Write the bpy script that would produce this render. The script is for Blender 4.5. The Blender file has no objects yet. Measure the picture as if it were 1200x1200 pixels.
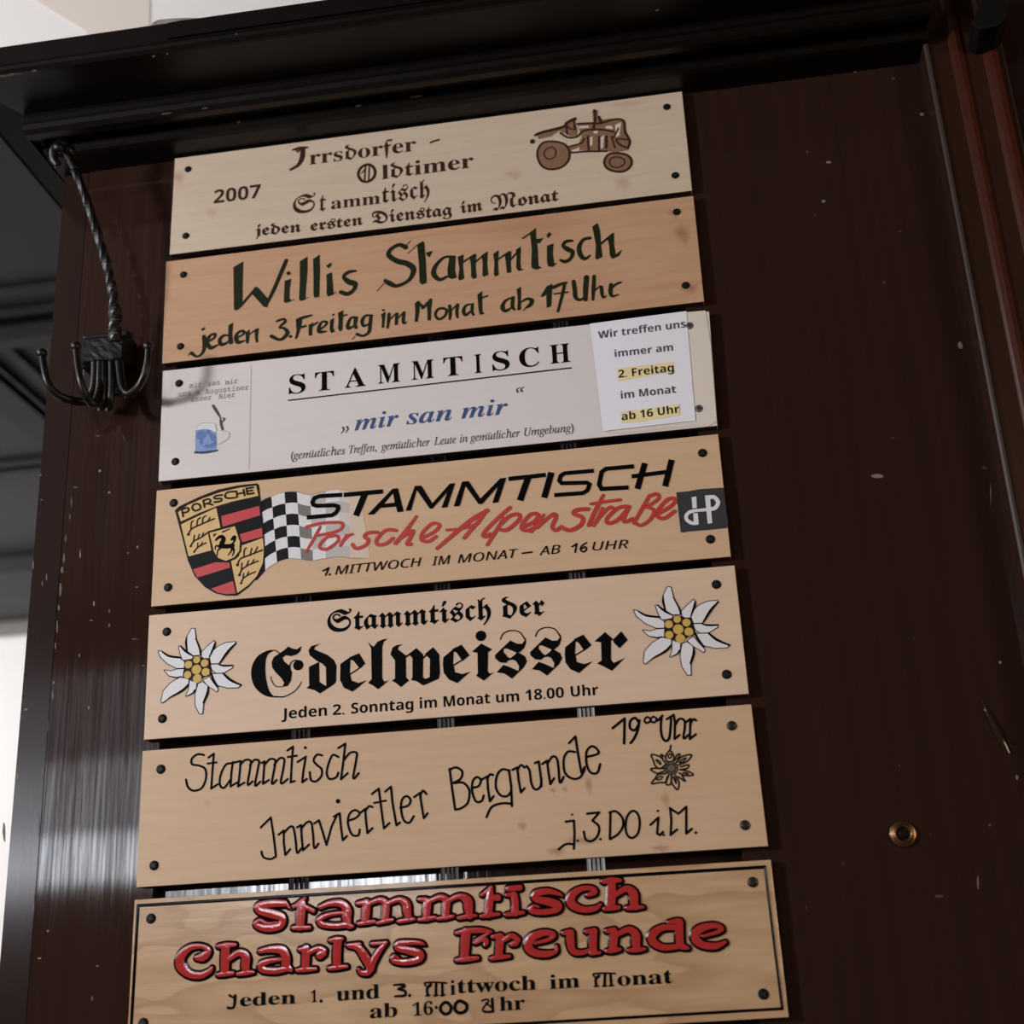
import bpy, bmesh, math, random
from mathutils import Vector, Matrix

random.seed(7)
SC = bpy.context.scene
COL = SC.collection

# ------------------------------------------------------------------ camera
# camera solved from the seven boards (60 cm wide); principal ray is the middle of a 1200 px frame
F = 1560.3
CAM = Vector((0.54566, -1.26323, 1.60018))
RX = Vector((0.98830508, 0.14511101, -0.04686013))     # camera right  (X, Y, Z of the room)
RD = Vector((-0.09403811, 0.3380725, -0.93641007))     # camera down
RF = Vector((-0.12004129, 0.92986546, 0.34776473))     # camera forward
cam = bpy.data.cameras.new('camera')
cam.sensor_width = 36.0
cam.lens = F / 1200.0 * 36.0
cam.clip_start = 0.02
cam.dof.use_dof = True
cam.dof.focus_distance = 1.36
cam.dof.aperture_fstop = 4.0
cam_o = bpy.data.objects.new('camera', cam)
COL.objects.link(cam_o)
cam_o.matrix_world = Matrix(((RX.x, -RD.x, -RF.x, CAM.x), (RX.y, -RD.y, -RF.y, CAM.y),
                             (RX.z, -RD.z, -RF.z, CAM.z), (0, 0, 0, 1)))
SC.camera = cam_o

# ------------------------------------------------------------------ world, lights, exposure
w = bpy.data.worlds.new('world')
SC.world = w
w.use_nodes = True
w.node_tree.nodes['Background'].inputs[0].default_value = (0.9, 0.95, 1.0, 1)
w.node_tree.nodes['Background'].inputs[1].default_value = 0.05
SC.view_settings.view_transform = 'Standard'
SC.view_settings.look = 'None'
SC.view_settings.gamma = 1.0
SC.view_settings.use_curve_mapping = False
SC.view_settings.exposure = 0.0


def lamp(name, kind, loc, power, col, size=0.2, target=None, size_y=None):
    l = bpy.data.lights.new(name, kind)
    l.energy = power
    l.color = col
    if kind == 'AREA':
        l.size = size
        if size_y:
            l.shape = 'RECTANGLE'
            l.size_y = size_y
    else:
        l.shadow_soft_size = size
    o = bpy.data.objects.new(name, l)
    COL.objects.link(o)
    o.location = loc
    if target is not None:
        o.rotation_euler = (Vector(target) - Vector(loc)).to_track_quat('-Z', 'Y').to_euler()
    return o


lamp('left_key_light', 'POINT', (-1.75, -1.6, 2.3), 160, (1.0, 0.985, 0.985), 0.16)  # unseen key lamp, added for the falloff across the boards
lamp('warm_fill_light', 'AREA', (2.35, -1.7, 1.9), 13, (1.0, 0.74, 0.5), 0.6, (0.4, 0, 1.9))  # unseen weak warm fill, added from the right
lamp('far_wall_fill', 'AREA', (-2.6, 1.4, 2.6), 40, (1.0, 0.97, 0.94), 0.7, (-2.2, 2.9, 1.6))  # unseen fill, added to brighten the far white wall
lamp('bulkhead_fill', 'AREA', (-1.7, -0.35, 3.3), 9, (1.0, 0.97, 0.94), 0.4, (-0.3, 0.3, 3.2))  # unseen fill, added to light the bulkhead


# ------------------------------------------------------------------ helpers
def at(px, py, y=0.0):
    """a point of the photograph (1200 px frame) laid on the wall plane Y = y"""
    d = RX * ((px - 600.0) / F) + RD * ((py - 600.0) / F) + RF
    return CAM + d * ((y - CAM.y) / d.y)


def lin(c):
    r = []
    for v in c:
        v /= 255.0
        r.append(v / 12.92 if v <= 0.04045 else ((v + 0.055) / 1.055) ** 2.4)
    return (r[0], r[1], r[2], 1.0)


def mat(name, rgb, rough=0.5, metal=0.0, spec=0.5, coat=0.0, noise=0.0, scale=30.0, bump=0.0, stretch=(1, 1, 1), bscale=None):
    m = bpy.data.materials.new(name)
    m.use_nodes = True
    nt = m.node_tree
    b = nt.nodes['Principled BSDF']
    c = lin(rgb)
    b.inputs['Base Color'].default_value = c
    b.inputs['Roughness'].default_value = rough
    b.inputs['Metallic'].default_value = metal
    b.inputs['Specular IOR Level'].default_value = spec
    b.inputs['Coat Weight'].default_value = coat
    b.inputs['Coat Roughness'].default_value = 0.06
    tc = nt.nodes.new('ShaderNodeTexCoord')
    mp = nt.nodes.new('ShaderNodeMapping')
    mp.inputs['Scale'].default_value = stretch
    nt.links.new(tc.outputs['Object'], mp.inputs['Vector'])
    n = nt.nodes.new('ShaderNodeTexNoise')
    n.inputs['Scale'].default_value = scale
    n.inputs['Detail'].default_value = 5.0
    nt.links.new(mp.outputs['Vector'], n.inputs['Vector'])
    if noise:
        mx = nt.nodes.new('ShaderNodeMix')
        mx.data_type = 'RGBA'
        mx.inputs['A'].default_value = tuple(v * (1 - noise) for v in c[:3]) + (1,)
        mx.inputs['B'].default_value = tuple(min(1, v * (1 + noise)) for v in c[:3]) + (1,)
        nt.links.new(n.outputs['Fac'], mx.inputs['Factor'])
        nt.links.new(mx.outputs['Result'], b.inputs['Base Color'])
    if bump:
        n2 = n
        if bscale:
            n2 = nt.nodes.new('ShaderNodeTexNoise')
            n2.inputs['Scale'].default_value = bscale
            n2.inputs['Detail'].default_value = 3.0
            nt.links.new(mp.outputs['Vector'], n2.inputs['Vector'])
        bp = nt.nodes.new('ShaderNodeBump')
        bp.inputs['Strength'].default_value = 1.0
        bp.inputs['Distance'].default_value = bump
        nt.links.new(n2.outputs['Fac'], bp.inputs['Height'])
        nt.links.new(bp.outputs['Normal'], b.inputs['Normal'])
        nt.links.new(bp.outputs['Normal'], b.inputs['Coat Normal'])
    return m


def wood(name, rgb, dark, rough=0.45, grain=0.5, stains=(), coat=0.0, flame=0.0, origin=None):
    """pale board: fine grain along X, broad growth bands, and knots / stains at given places"""
    m = bpy.data.materials.new(name)
    m.use_nodes = True
    nt = m.node_tree
    N, L = nt.nodes, nt.links
    b = N['Principled BSDF']
    b.inputs['Roughness'].default_value = rough
    b.inputs['Specular IOR Level'].default_value = 0.35
    b.inputs['Coat Weight'].default_value = coat
    b.inputs['Coat Roughness'].default_value = 0.08
    tc = N.new('ShaderNodeTexCoord')
    mp = N.new('ShaderNodeMapping')
    mp.inputs['Scale'].default_value = (2.0, 20, 26.0)
    mp.inputs['Location'].default_value = (random.random() * 9, 0, random.random() * 9)
    L.new(tc.outputs['Object'], mp.inputs['Vector'])
    n = N.new('ShaderNodeTexNoise')
    n.inputs['Scale'].default_value = 5.0
    n.inputs['Detail'].default_value = 8.0
    n.inputs['Roughness'].default_value = 0.65
    n.inputs['Distortion'].default_value = 0.4
    L.new(mp.outputs['Vector'], n.inputs['Vector'])
    cr = N.new('ShaderNodeValToRGB')
    cr.color_ramp.elements[0].position = 0.32
    cr.color_ramp.elements[1].position = 0.7
    a, d = lin(rgb), lin(dark)
    cr.color_ramp.elements[0].color = tuple(a[i] * (1 - grain) + d[i] * grain for i in range(3)) + (1,)
    cr.color_ramp.elements[1].color = a
    L.new(n.outputs['Fac'], cr.inputs['Fac'])
    out = cr.outputs['Color']
    if flame:
        mp2 = N.new('ShaderNodeMapping')
        mp2.inputs['Scale'].default_value = (2.6, 1, 9.0)
        mp2.inputs['Location'].default_value = (1.7, 0, 0.55)
        L.new(tc.outputs['Object'], mp2.inputs['Vector'])
        n2 = N.new('ShaderNodeTexNoise')
        n2.inputs['Scale'].default_value = 2.2
        n2.inputs['Detail'].default_value = 2.0
        L.new(mp2.outputs['Vector'], n2.inputs['Vector'])
        mu = N.new('ShaderNodeMath'); mu.operation = 'MULTIPLY'; mu.inputs[1].default_value = 5.0
        L.new(n2.outputs['Fac'], mu.inputs[0])
        fr = N.new('ShaderNodeMath'); fr.operation = 'FRACT'
        L.new(mu.outputs[0], fr.inputs[0])
        r2 = N.new('ShaderNodeValToRGB')
        r2.color_ramp.elements[0].position = 0.0
        r2.color_ramp.elements[0].color = (0, 0, 0, 1)
        r2.color_ramp.elements[1].position = 0.62
        r2.color_ramp.elements[1].color = (flame, flame, flame, 1)
        e = r2.color_ramp.elements.new(0.7); e.color = (0, 0, 0, 1)
        L.new(fr.outputs[0], r2.inputs['Fac'])
        mx = N.new('ShaderNodeMix'); mx.data_type = 'RGBA'
        mx.inputs['B'].default_value = d
        L.new(r2.outputs['Color'], mx.inputs['Factor'])
        L.new(out, mx.inputs['A'])
        out = mx.outputs['Result']
    for (sx, sy, rx, ry, amt, rgb2) in stains:            # stain: photo point, radii in metres
        p = at(sx, sy) - origin
        sm = N.new('ShaderNodeMapping')
        sm.vector_type = 'TEXTURE'
        sm.inputs['Location'].default_value = (p.x, 0, p.z)
        sm.inputs['Scale'].default_value = (rx, 1.0, ry)
        L.new(tc.outputs['Object'], sm.inputs['Vector'])
        nn = N.new('ShaderNodeTexNoise'); nn.inputs['Scale'].default_value = 1.6
        L.new(sm.outputs['Vector'], nn.inputs['Vector'])
        ln = N.new('ShaderNodeVectorMath'); ln.operation = 'LENGTH'
        L.new(sm.outputs['Vector'], ln.inputs[0])
        sb = N.new('ShaderNodeMath'); sb.operation = 'ADD'
        L.new(ln.outputs['Value'], sb.inputs[0]); L.new(nn.outputs['Fac'], sb.inputs[1])
        mr = N.new('ShaderNodeMapRange'); mr.interpolation_type = 'SMOOTHSTEP'
        mr.inputs['From Min'].default_value = 1.5
        mr.inputs['From Max'].default_value = 0.55
        mr.inputs['To Max'].default_value = amt
        L.new(sb.outputs[0], mr.inputs['Value'])
        mx = N.new('ShaderNodeMix'); mx.data_type = 'RGBA'
        mx.inputs['B'].default_value = lin(rgb2)
        L.new(mr.outputs['Result'], mx.inputs['Factor'])
        L.new(out, mx.inputs['A'])
        out = mx.outputs['Result']
    L.new(out, b.inputs['Base Color'])
    bp = N.new('ShaderNodeBump')
    bp.inputs['Strength'].default_value = 0.4
    bp.inputs['Distance'].default_value = 0.0004
    L.new(n.outputs['Fac'], bp.inputs['Height'])
    L.new(bp.outputs['Normal'], b.inputs['Normal'])
    return m


class MB:
    """collects faces (with a material slot each) and links them as one mesh object"""
    def __init__(self):
        self.v, self.f, self.mi, self.mats, self.lift = [], [], [], [], 0

    def slot(self, m):
        if m not in self.mats:
            self.mats.append(m)
        return self.mats.index(m)

    def face(self, pts, m):
        k = len(self.v)
        self.v += [Vector(p) for p in pts]
        self.f.append(list(range(k, k + len(pts))))
        self.mi.append(self.slot(m))

    def grid(self, rows, m, closed=False):
        k = len(self.v)
        n = len(rows[0])
        for r in rows:
            self.v += [Vector(p) for p in r]
        s = self.slot(m)
        for i in range(len(rows) - 1):
            for j in range(n if closed else n - 1):
                j2 = (j + 1) % n
                self.f.append([k + i * n + j, k + i * n + j2, k + (i + 1) * n + j2, k + (i + 1) * n + j])
                self.mi.append(s)

    def box(self, lo, hi, m):
        x0, y0, z0 = lo
        x1, y1, z1 = hi
        c = [(x0, y0, z0), (x1, y0, z0), (x1, y1, z0), (x0, y1, z0), (x0, y0, z1), (x1, y0, z1), (x1, y1, z1), (x0, y1, z1)]
        self.hexa(c, m)

    def hexa(self, c, m):
        k = len(self.v)
        self.v += [Vector(p) for p in c]
        s = self.slot(m)
        for q in ((0, 3, 2, 1), (4, 5, 6, 7), (0, 1, 5, 4), (1, 2, 6, 5), (2, 3, 7, 6), (3, 0, 4, 7)):
            self.f.append([k + i for i in q])
            self.mi.append(s)

    def tube(self, pts, rad, m, sides=10, twist=0.0, square=False):
        pts = [Vector(p) for p in pts]
        if not isinstance(rad, (list, tuple)):
            rad = [rad] * len(pts)
        rows = []
        up = Vector((0.3, 0.2, 1)).normalized()
        prev = None
        for i, p in enumerate(pts):
            t = (pts[min(i + 1, len(pts) - 1)] - pts[max(i - 1, 0)]).normalized()
            a = (prev - t * prev.dot(t)) if prev is not None else t.cross(up)
            if a.length < 1e-6:
                a = t.orthogonal()
            a.normalize()
            prev = a
            bq = t.cross(a)
            row = []
            for j in range(sides):
                th = 2 * math.pi * j / sides + twist * i
                r = rad[i]
                if square:
                    th0 = 2 * math.pi * j / sides
                    r = r / max(abs(math.cos(th0)), abs(math.sin(th0)))
                row.append(p + (a * math.cos(th) + bq * math.sin(th)) * r)
            rows.append(row)
        self.grid(rows, m, closed=True)
        self.face(list(reversed(rows[0])), m)
        self.face(rows[-1], m)

    def lathe(self, prof, c, axis, m, sides=20):
        """prof: (radius, height along axis)"""
        ax = Vector(axis).normalized()
        a = ax.orthogonal().normalized()
        bq = ax.cross(a)
        rows = []
        for r, h in prof:
            rows.append([Vector(c) + ax * h + (a * math.cos(2 * math.pi * j / sides) + bq * math.sin(2 * math.pi * j / sides)) * max(r, 1e-5) for j in range(sides)])
        self.grid(rows, m, closed=True)

    def ball(self, c, r, m):
        self.lathe([(r * math.sin(math.pi * i / 8), -r * math.cos(math.pi * i / 8)) for i in range(9)], c, (0, 0, 1), m, 12)

    def build(self, name, parent=None, origin=None, smooth=False, bevel=0.0, merge=False, fix=True):
        o0 = Vector(origin) if origin is not None else Vector((0, 0, 0))
        me = bpy.data.meshes.new(name)
        me.from_pydata([tuple(p - o0) for p in self.v], [], self.f)
        for m in self.mats:
            me.materials.append(m)
        for p, s in zip(me.polygons, self.mi):
            p.material_index = s
        if smooth or bevel or merge or fix:
            bm = bmesh.new()
            bm.from_mesh(me)
            if merge or bevel or smooth:
                bmesh.ops.remove_doubles(bm, verts=bm.verts, dist=1e-6)
            if fix:
                bmesh.ops.recalc_face_normals(bm, faces=bm.faces)
            if bevel:
                bmesh.ops.bevel(bm, geom=[e for e in bm.edges if len(e.link_faces) == 2 and e.calc_face_angle(0) > 0.5],
                                offset=bevel, segments=2, profile=0.5, affect='EDGES')
            bm.to_mesh(me)
            bm.free()
        if smooth:
            for p in me.polygons:
                p.use_smooth = True
        o = bpy.data.objects.new(name, me)
        COL.objects.link(o)
        if parent is not None:
            o.parent = parent
        elif origin is not None:
            o.location = o0
        return o


def spline(pts, n=6, closed=False):
    """Catmull-Rom through the points (any dimension)"""
    if len(pts) < 3:
        return pts
    P = list(pts)
    if closed:
        P = P[:-1] if P[0] == P[-1] else P
        Q = [P[-1]] + P + [P[0], P[1]]
    else:
        Q = [P[0]] + P + [P[-1]]
    out = []
    for i in range(1, len(Q) - 2):
        a, b, c, d = Q[i - 1], Q[i], Q[i + 1], Q[i + 2]
        for k in range(n):
            t = k / n
            out.append(tuple(0.5 * (2 * b[j] + (c[j] - a[j]) * t + (2 * a[j] - 5 * b[j] + 4 * c[j] - d[j]) * t * t
                                    + (3 * b[j] - a[j] - 3 * c[j] + d[j]) * t ** 3) for j in range(len(b))))
    out.append(tuple(Q[-2]) if not closed else out[0])
    return out


class Ink(MB):
    """marks laid on a board: strokes, discs and filled shapes traced in a crop of the photograph"""
    def __init__(self, y=-0.0003, dome=0.0, shift=(0.0, 0.0)):
        super().__init__()
        self.y, self.dome, self.sh = y, dome, shift
        self.crop(0, 0, 1)

    def crop(self, x0, y0, s):
        self.c = (x0, y0, s)
        return self

    def P(self, x, y, lift=0.0):
        x0, y0, s = self.c
        p = at(x0 + x / s, y0 + y / s)
        return Vector((p.x + self.sh[0], self.y - self.lift - lift, p.z + self.sh[1]))

    def ribbon(self, pts, m, extra=0.0):
        """pts (x, y, width) in crop units; round ends; slightly domed when self.dome is set"""
        k = (self.P(pts[0][0] + 1, pts[0][1]) - self.P(pts[0][0], pts[0][1])).length
        C = [self.P(x, y) for x, y, _ in pts]
        R = [max((wd + extra) * 0.5 * k, 1e-5) for _, _, wd in pts]
        prof = (1, 0.8, 0.4, 0, -0.4, -0.8, -1) if self.dome else (1, -1)
        rows = []
        dirs = []
        for i in range(len(C)):
            C[i].y -= i * 8e-7
            t = C[min(i + 1, len(C) - 1)] - C[max(i - 1, 0)]
            if t.length < 1e-9:
                t = Vector((1, 0, 0))
            t.normalize()
            dirs.append(t)
            nrm = Vector((-t.z, 0, t.x))
            rows.append([C[i] + nrm * (R[i] * q) + Vector((0, -self.dome * (1 - q * q) if self.dome else 0, 0)) for q in prof])
        self.grid(rows, m)
        for i, sg in ((0, -1), (len(C) - 1, 1)):                 # round caps
            t = dirs[i] * sg
            nrm = Vector((-t.z, 0, t.x))
            if self.dome:
                fan = []
                for q in (0.0, 0.4, 0.8, 1.0):
                    fan.append([C[i] + (nrm * math.cos(a) + t * math.sin(a)) * (R[i] * q) + Vector((0, -self.dome * (1 - q * q), 0))
                                for a in [math.pi * j / 8 for j in range(9)]])
                self.grid(fan, m)
            else:
                self.face([C[i] + (nrm * math.cos(a) + t * math.sin(a)) * R[i] for a in [math.pi * j / 8 for j in range(9)]], m)
        self.lift += 4e-6

    def bar(self, pts, wd, m):
        """butt-ended straight strokes with mitred corners"""
        k = (self.P(pts[0][0] + 1, pts[0][1]) - self.P(pts[0][0], pts[0][1])).length
        C = [self.P(x, y) for x, y in pts]
        rows = []
        for i in range(len(C)):
            a = (C[i] - C[i - 1]).normalized() if i else None
            b = (C[i + 1] - C[i]).normalized() if i < len(C) - 1 else None
            t = ((a or b) + (b or a)).normalized()
            nrm = Vector((-t.z, 0, t.x))
            r = wd * 0.5 * k / max(0.5, t.dot(b or a))
            rows.append([C[i] + nrm * r, C[i] - nrm * r])
        self.grid(rows, m)
        self.lift += 4e-6

    def disc(self, x, y, r, m):
        k = (self.P(x + 1, y) - self.P(x, y)).length
        c = self.P(x, y)
        self.face([c + Vector((math.cos(a), 0, math.sin(a))) * (r * k) for a in [2 * math.pi * j / 20 for j in range(20)]], m)
        self.lift += 4e-6

    def draw(self, m, text, extra=0.0):
        """one mark per line: s/l stroke of a width (smooth / straight), v smooth with its own widths, c closed smooth stroke,
        p filled polygon, q filled smooth outline, d disc of a radius"""
        for line in text.strip().replace(';', '\n').splitlines():
            tok = line.split()
            if not tok:
                continue
            cmd = tok[0]
            pts = [tuple(float(q) for q in t.split(',')) for t in tok[1:]]
            if cmd[0] == 'b':
                self.bar(pts, float(cmd[1:]) + extra, m)
            elif cmd[0] in 'slc':
                wd = float(cmd[1:])
                if cmd[0] == 's':
                    pts = spline(pts)
                elif cmd[0] == 'c':
                    pts = spline(pts, closed=True)
                else:
                    q = []
                    for a, b in zip(pts, pts[1:]):
                        self.ribbon([(a[0], a[1], wd), (b[0], b[1], wd)], m, extra)
                    continue
                self.ribbon([(x, y, wd) for x, y in pts], m, extra)
            elif cmd == 'v':
                self.ribbon(spline(pts), m, extra)
            elif cmd in 'pq':
                if cmd == 'q':
                    pts = spline(pts, closed=True)[:-1]
                self.face([self.P(x, y) for x, y in pts], m)
                self.lift += 4e-6
            elif cmd[0] == 'd':
                for x, y in pts:
                    self.disc(x, y, float(cmd[1:]) + extra / 2, m)
        return self

    def text(self, m, s, bl, br, cap, bold=0.0, font_cap=0.69, shear=0.0):
        """typeset line fitted between two baseline points (crop units), capital height cap"""
        cu = bpy.data.curves.new('type', 'FONT')
        cu.body = s
        cu.offset = bold
        cu.resolution_u = 4
        cu.shear = shear
        o = bpy.data.objects.new('type', cu)
        COL.objects.link(o)
        bpy.context.view_layer.update()
        me = bpy.data.meshes.new_from_object(o.evaluated_get(bpy.context.evaluated_depsgraph_get()))
        vs = [v.co.copy() for v in me.vertices]
        fs = [list(p.vertices) for p in me.polygons]
        bpy.data.objects.remove(o)
        bpy.data.curves.remove(cu)
        bpy.data.meshes.remove(me)
        x0, x1 = min(v.x for v in vs), max(v.x for v in vs)
        A, B = self.P(*bl), self.P(*br)
        up = (self.P(bl[0], bl[1] - cap) - A).length / font_cap
        k = len(self.v)
        for v in vs:
            q = A + (B - A) * ((v.x - x0) / (x1 - x0))
            self.v.append(Vector((q.x, q.y, q.z + v.y * up)))
        s_ = self.slot(m)
        for f in fs:
            self.f.append([k + i for i in f])
            self.mi.append(s_)
        self.lift += 4e-6
        return self


def alpha(s, up, lo, dg=None):
    r = ''
    for ch in s:
        if 'A' <= ch <= 'Z':
            r += chr(up + ord(ch) - 65)
        elif 'a' <= ch <= 'z':
            r += '\u210e' if (lo == 0x1D44E and ch == 'h') else chr(lo + ord(ch) - 97)
        elif dg and '0' <= ch <= '9':
            r += chr(dg + ord(ch) - 48)
        else:
            r += ch
    return r


def black(s): return alpha(s, 0x1D56C, 0x1D586, 0x1D7CE)          # blackletter
def serif(s): return alpha(s, 0x1D400, 0x1D41A, 0x1D7CE)          # bold roman
def serif_it(s): return alpha(s, 0x1D434, 0x1D44E)                # light italic roman
def serif_bi(s): return alpha(s, 0x1D468, 0x1D482)                # bold italic roman
def sans(s): return alpha(s, 0x1D5D4, 0x1D5EE, 0x1D7EC)           # bold sans
def sans_it(s): return alpha(s, 0x1D608, 0x1D622, 0x1D7E2)        # italic sans
def mono(s): return alpha(s, 0x1D670, 0x1D68A)


def thing(name, label, cat, loc, group=None):
    o = bpy.data.objects.new(name, None)
    COL.objects.link(o)
    o.location = loc
    o.empty_display_size = 0.02
    return tag(o, label, cat, group)


def tag(o, label, cat, group=None):
    o['label'] = label
    o['category'] = cat
    if group:
        o['group'] = group
    return o


def struct(o):
    o['kind'] = 'structure'
    return o


# ------------------------------------------------------------------ materials
M = {}
M['panel'] = mat('dark_stained_wood', (47, 30, 25), 0.06, spec=0.5, noise=0.25, scale=3.0, stretch=(30, 30, 1.0), bump=0.00017, bscale=5.0)
nt = M['panel'].node_tree                                  # dull and polished streaks along the grain
_t = nt.nodes.new('ShaderNodeTexCoord'); _m = nt.nodes.new('ShaderNodeMapping'); _n = nt.nodes.new('ShaderNodeTexNoise'); _r = nt.nodes.new('ShaderNodeMapRange')
_m.inputs['Scale'].default_value = (60, 60, 1.6)
_n.inputs['Scale'].default_value = 5.0
_r.inputs['From Min'].default_value = 0.35; _r.inputs['From Max'].default_value = 0.65
_r.inputs['To Min'].default_value = 0.22; _r.inputs['To Max'].default_value = 0.62
nt.links.new(_t.outputs['Object'], _m.inputs['Vector']); nt.links.new(_m.outputs['Vector'], _n.inputs['Vector'])
nt.links.new(_n.outputs['Fac'], _r.inputs['Value']); nt.links.new(_r.outputs['Result'], nt.nodes['Principled BSDF'].inputs['Specular IOR Level'])
M['panel_edge'] = mat('dark_stained_edge', (40, 27, 24), 0.12, noise=0.3, scale=4.0, stretch=(20, 20, 1.0), bump=0.0001)
M['cornice'] = mat('dark_cornice_wood', (10, 6, 5), 0.4, spec=0.25, noise=0.3, scale=4.0, stretch=(1, 20, 20), bump=0.0001)
M['scuff'] = mat('pale_scuff', (124, 112, 106), 0.5, noise=0.2)
M['scuff_glint'] = mat('dull_scuff_glint', (66, 55, 50), 0.5, noise=0.2)
M['frame'] = mat('red_brown_wood', (48, 27, 19), 0.35, noise=0.35, scale=3.0, stretch=(25, 25, 1.0), bump=0.0003)
M['frame_red'] = mat('red_bead_wood', (68, 32, 21), 0.3, noise=0.3, scale=3.0, stretch=(25, 25, 1.0))
M['arris'] = mat('pale_arris', (58, 46, 42), 0.5, noise=0.3, scale=5.0)  # paler than the wood it edges
M['iron'] = mat('black_wrought_iron', (9, 9, 10), 0.38, metal=0.0, spec=0.45, noise=0.4, scale=60.0, bump=0.0004)
M['screw'] = mat('dark_screw', (11, 8, 7), 0.55, spec=0.15, metal=0.0, noise=0.2, scale=300)
M['screw_bright'] = mat('worn_steel_screw', (70, 66, 62), 0.3, metal=0.8, noise=0.3, scale=400)
M['slot'] = mat('screw_slot', (6, 5, 5), 0.6, noise=0.2)
M['plaster'] = mat('white_plaster', (226, 224, 224), 0.9, noise=0.04, scale=8.0)
M['beige'] = mat('beige_plaster', (214, 204, 197), 0.9, noise=0.04, scale=8.0)
M['slate'] = mat('dark_slate_panel', (44, 45, 48), 0.6, noise=0.15, scale=6.0)
M['beam'] = mat('black_ceiling_beam', (14, 14, 15), 0.6, noise=0.2)
M['floor'] = mat('oak_floor', (96, 68, 46), 0.4, noise=0.3, scale=3.0, stretch=(1, 9, 1))
M['roomwall'] = mat('brown_panelling', (60, 42, 30), 0.6, noise=0.3, scale=3.0, stretch=(9, 9, 1))
M['brass'] = mat('aged_brass', (120, 92, 66), 0.3, metal=0.9, noise=0.3, scale=200)
M['burn'] = mat('burnt_brown', (60, 36, 25), 0.7, spec=0.15, noise=0.3, scale=400)
M['burn_mid'] = mat('burnt_tan', (134, 100, 76), 0.65, noise=0.35, scale=500)
M['green'] = mat('dark_green_paint', (30, 36, 18), 0.6, spec=0.15, noise=0.5, scale=160)
M['ink'] = mat('black_ink', (5, 4, 4), 0.6, spec=0.06, noise=0.2, scale=200)
M['ink_grey'] = mat('grey_ink', (66, 64, 74), 0.6, noise=0.2, scale=200)
M['ink_dim'] = mat('faded_type', (128, 122, 124), 0.6, noise=0.2, scale=300)
M['blue'] = mat('blue_ink', (54, 78, 130), 0.6, noise=0.2, scale=300)
M['blue_soft'] = mat('soft_blue_print', (92, 122, 182), 0.6, noise=0.25, scale=250)
M['blue_mid'] = mat('pale_blue_print', (128, 156, 204), 0.6, noise=0.25, scale=250)
M['navy'] = mat('navy_print', (44, 58, 92), 0.6, noise=0.2, scale=250)
M['red'] = mat('red_script_paint', (186, 52, 46), 0.45, noise=0.15, scale=120)
M['crest_black'] = mat('crest_black', (20, 19, 23), 0.5, spec=0.15, noise=0.15, scale=120)
M['crest_gold'] = mat('crest_gold', (216, 182, 122), 0.45, noise=0.06, scale=120)
M['crest_red'] = mat('crest_red', (196, 62, 66), 0.45, noise=0.08, scale=120)
M['crest_brown'] = mat('crest_brown', (38, 25, 16), 0.55, spec=0.15, noise=0.1, scale=120)
M['white'] = mat('white_print', (224, 224, 228), 0.5, noise=0.03, scale=120)
M['fade1'] = mat('flag_grey', (118, 114, 112), 0.5, noise=0.1, scale=120)
M['fade2'] = mat('flag_light_grey', (190, 184, 182), 0.5, noise=0.05, scale=120)
M['fade3'] = mat('flag_faint', (214, 202, 196), 0.5, noise=0.05, scale=120)
M['fade4'] = mat('flag_trace', (216, 194, 174), 0.5, noise=0.05, scale=120)
M['underside_shade'] = mat('shaded_board_underside', (58, 40, 29), 0.6, noise=0.3, scale=60, stretch=(1, 8, 8))  # shade under each board, put into the colour of its lower face
M['gold'] = mat('flower_gold', (206, 170, 84), 0.5, noise=0.12, scale=300)
M['flower_grey'] = mat('flower_grey', (96, 84, 72), 0.5, noise=0.2, scale=300)
M['sticker'] = mat('slate_sticker', (58, 60, 66), 0.3, noise=0.12, scale=60)
M['paper'] = mat('cool_white_paper', (236, 239, 250), 0.6, noise=0.02, scale=30)
M['sheet'] = mat('laminated_sheet', (212, 206, 206), 0.3, noise=0.03, scale=20)
M['card'] = mat('cream_card', (226, 217, 208), 0.45, noise=0.05, scale=30)
M['marker'] = mat('yellow_marker', (238, 224, 172), 0.6, noise=0.08, scale=150)
M['letter_red'] = mat('glossy_red_enamel', (172, 50, 48), 0.06, spec=0.5, noise=0.1, scale=60, bump=0.00005, bscale=700)
M['letter_black'] = mat('glossy_black_enamel', (8, 6, 6), 0.07, spec=0.4, noise=0.2, scale=60, bump=0.00005, bscale=700)
M['grey_screw'] = mat('film_covered_screw', (104, 100, 102), 0.4, noise=0.2, scale=300)
M['matte_black'] = mat('matte_black', (9, 8, 8), 0.7, spec=0.2, noise=0.2)
M['foil'] = mat('grey_film', (150, 144, 144), 0.25, noise=0.1, scale=20)

# ------------------------------------------------------------------ the setting
PY = 0.0092                       # front face of the panelled partition (the boards hang just in front of it)
XL = -0.1075                      # seam between left edge post and panel
RX0, RX1, RZ0, RZ1 = 0.0125, 0.578, 1.56, 2.545      # recess behind the boards
XR, ZT, ZB = 0.862, 2.62, 1.0

wb = MB()
pm = M['panel']
for x0, x1, z0, z1 in ((XL, RX0, ZB, ZT), (RX1, XR + 0.02, ZB, ZT), (RX0, RX1, RZ1, ZT), (RX0, RX1, ZB, RZ0)):
    wb.box((x0, PY, z0), (x1, PY + 0.03, z1), pm)
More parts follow.
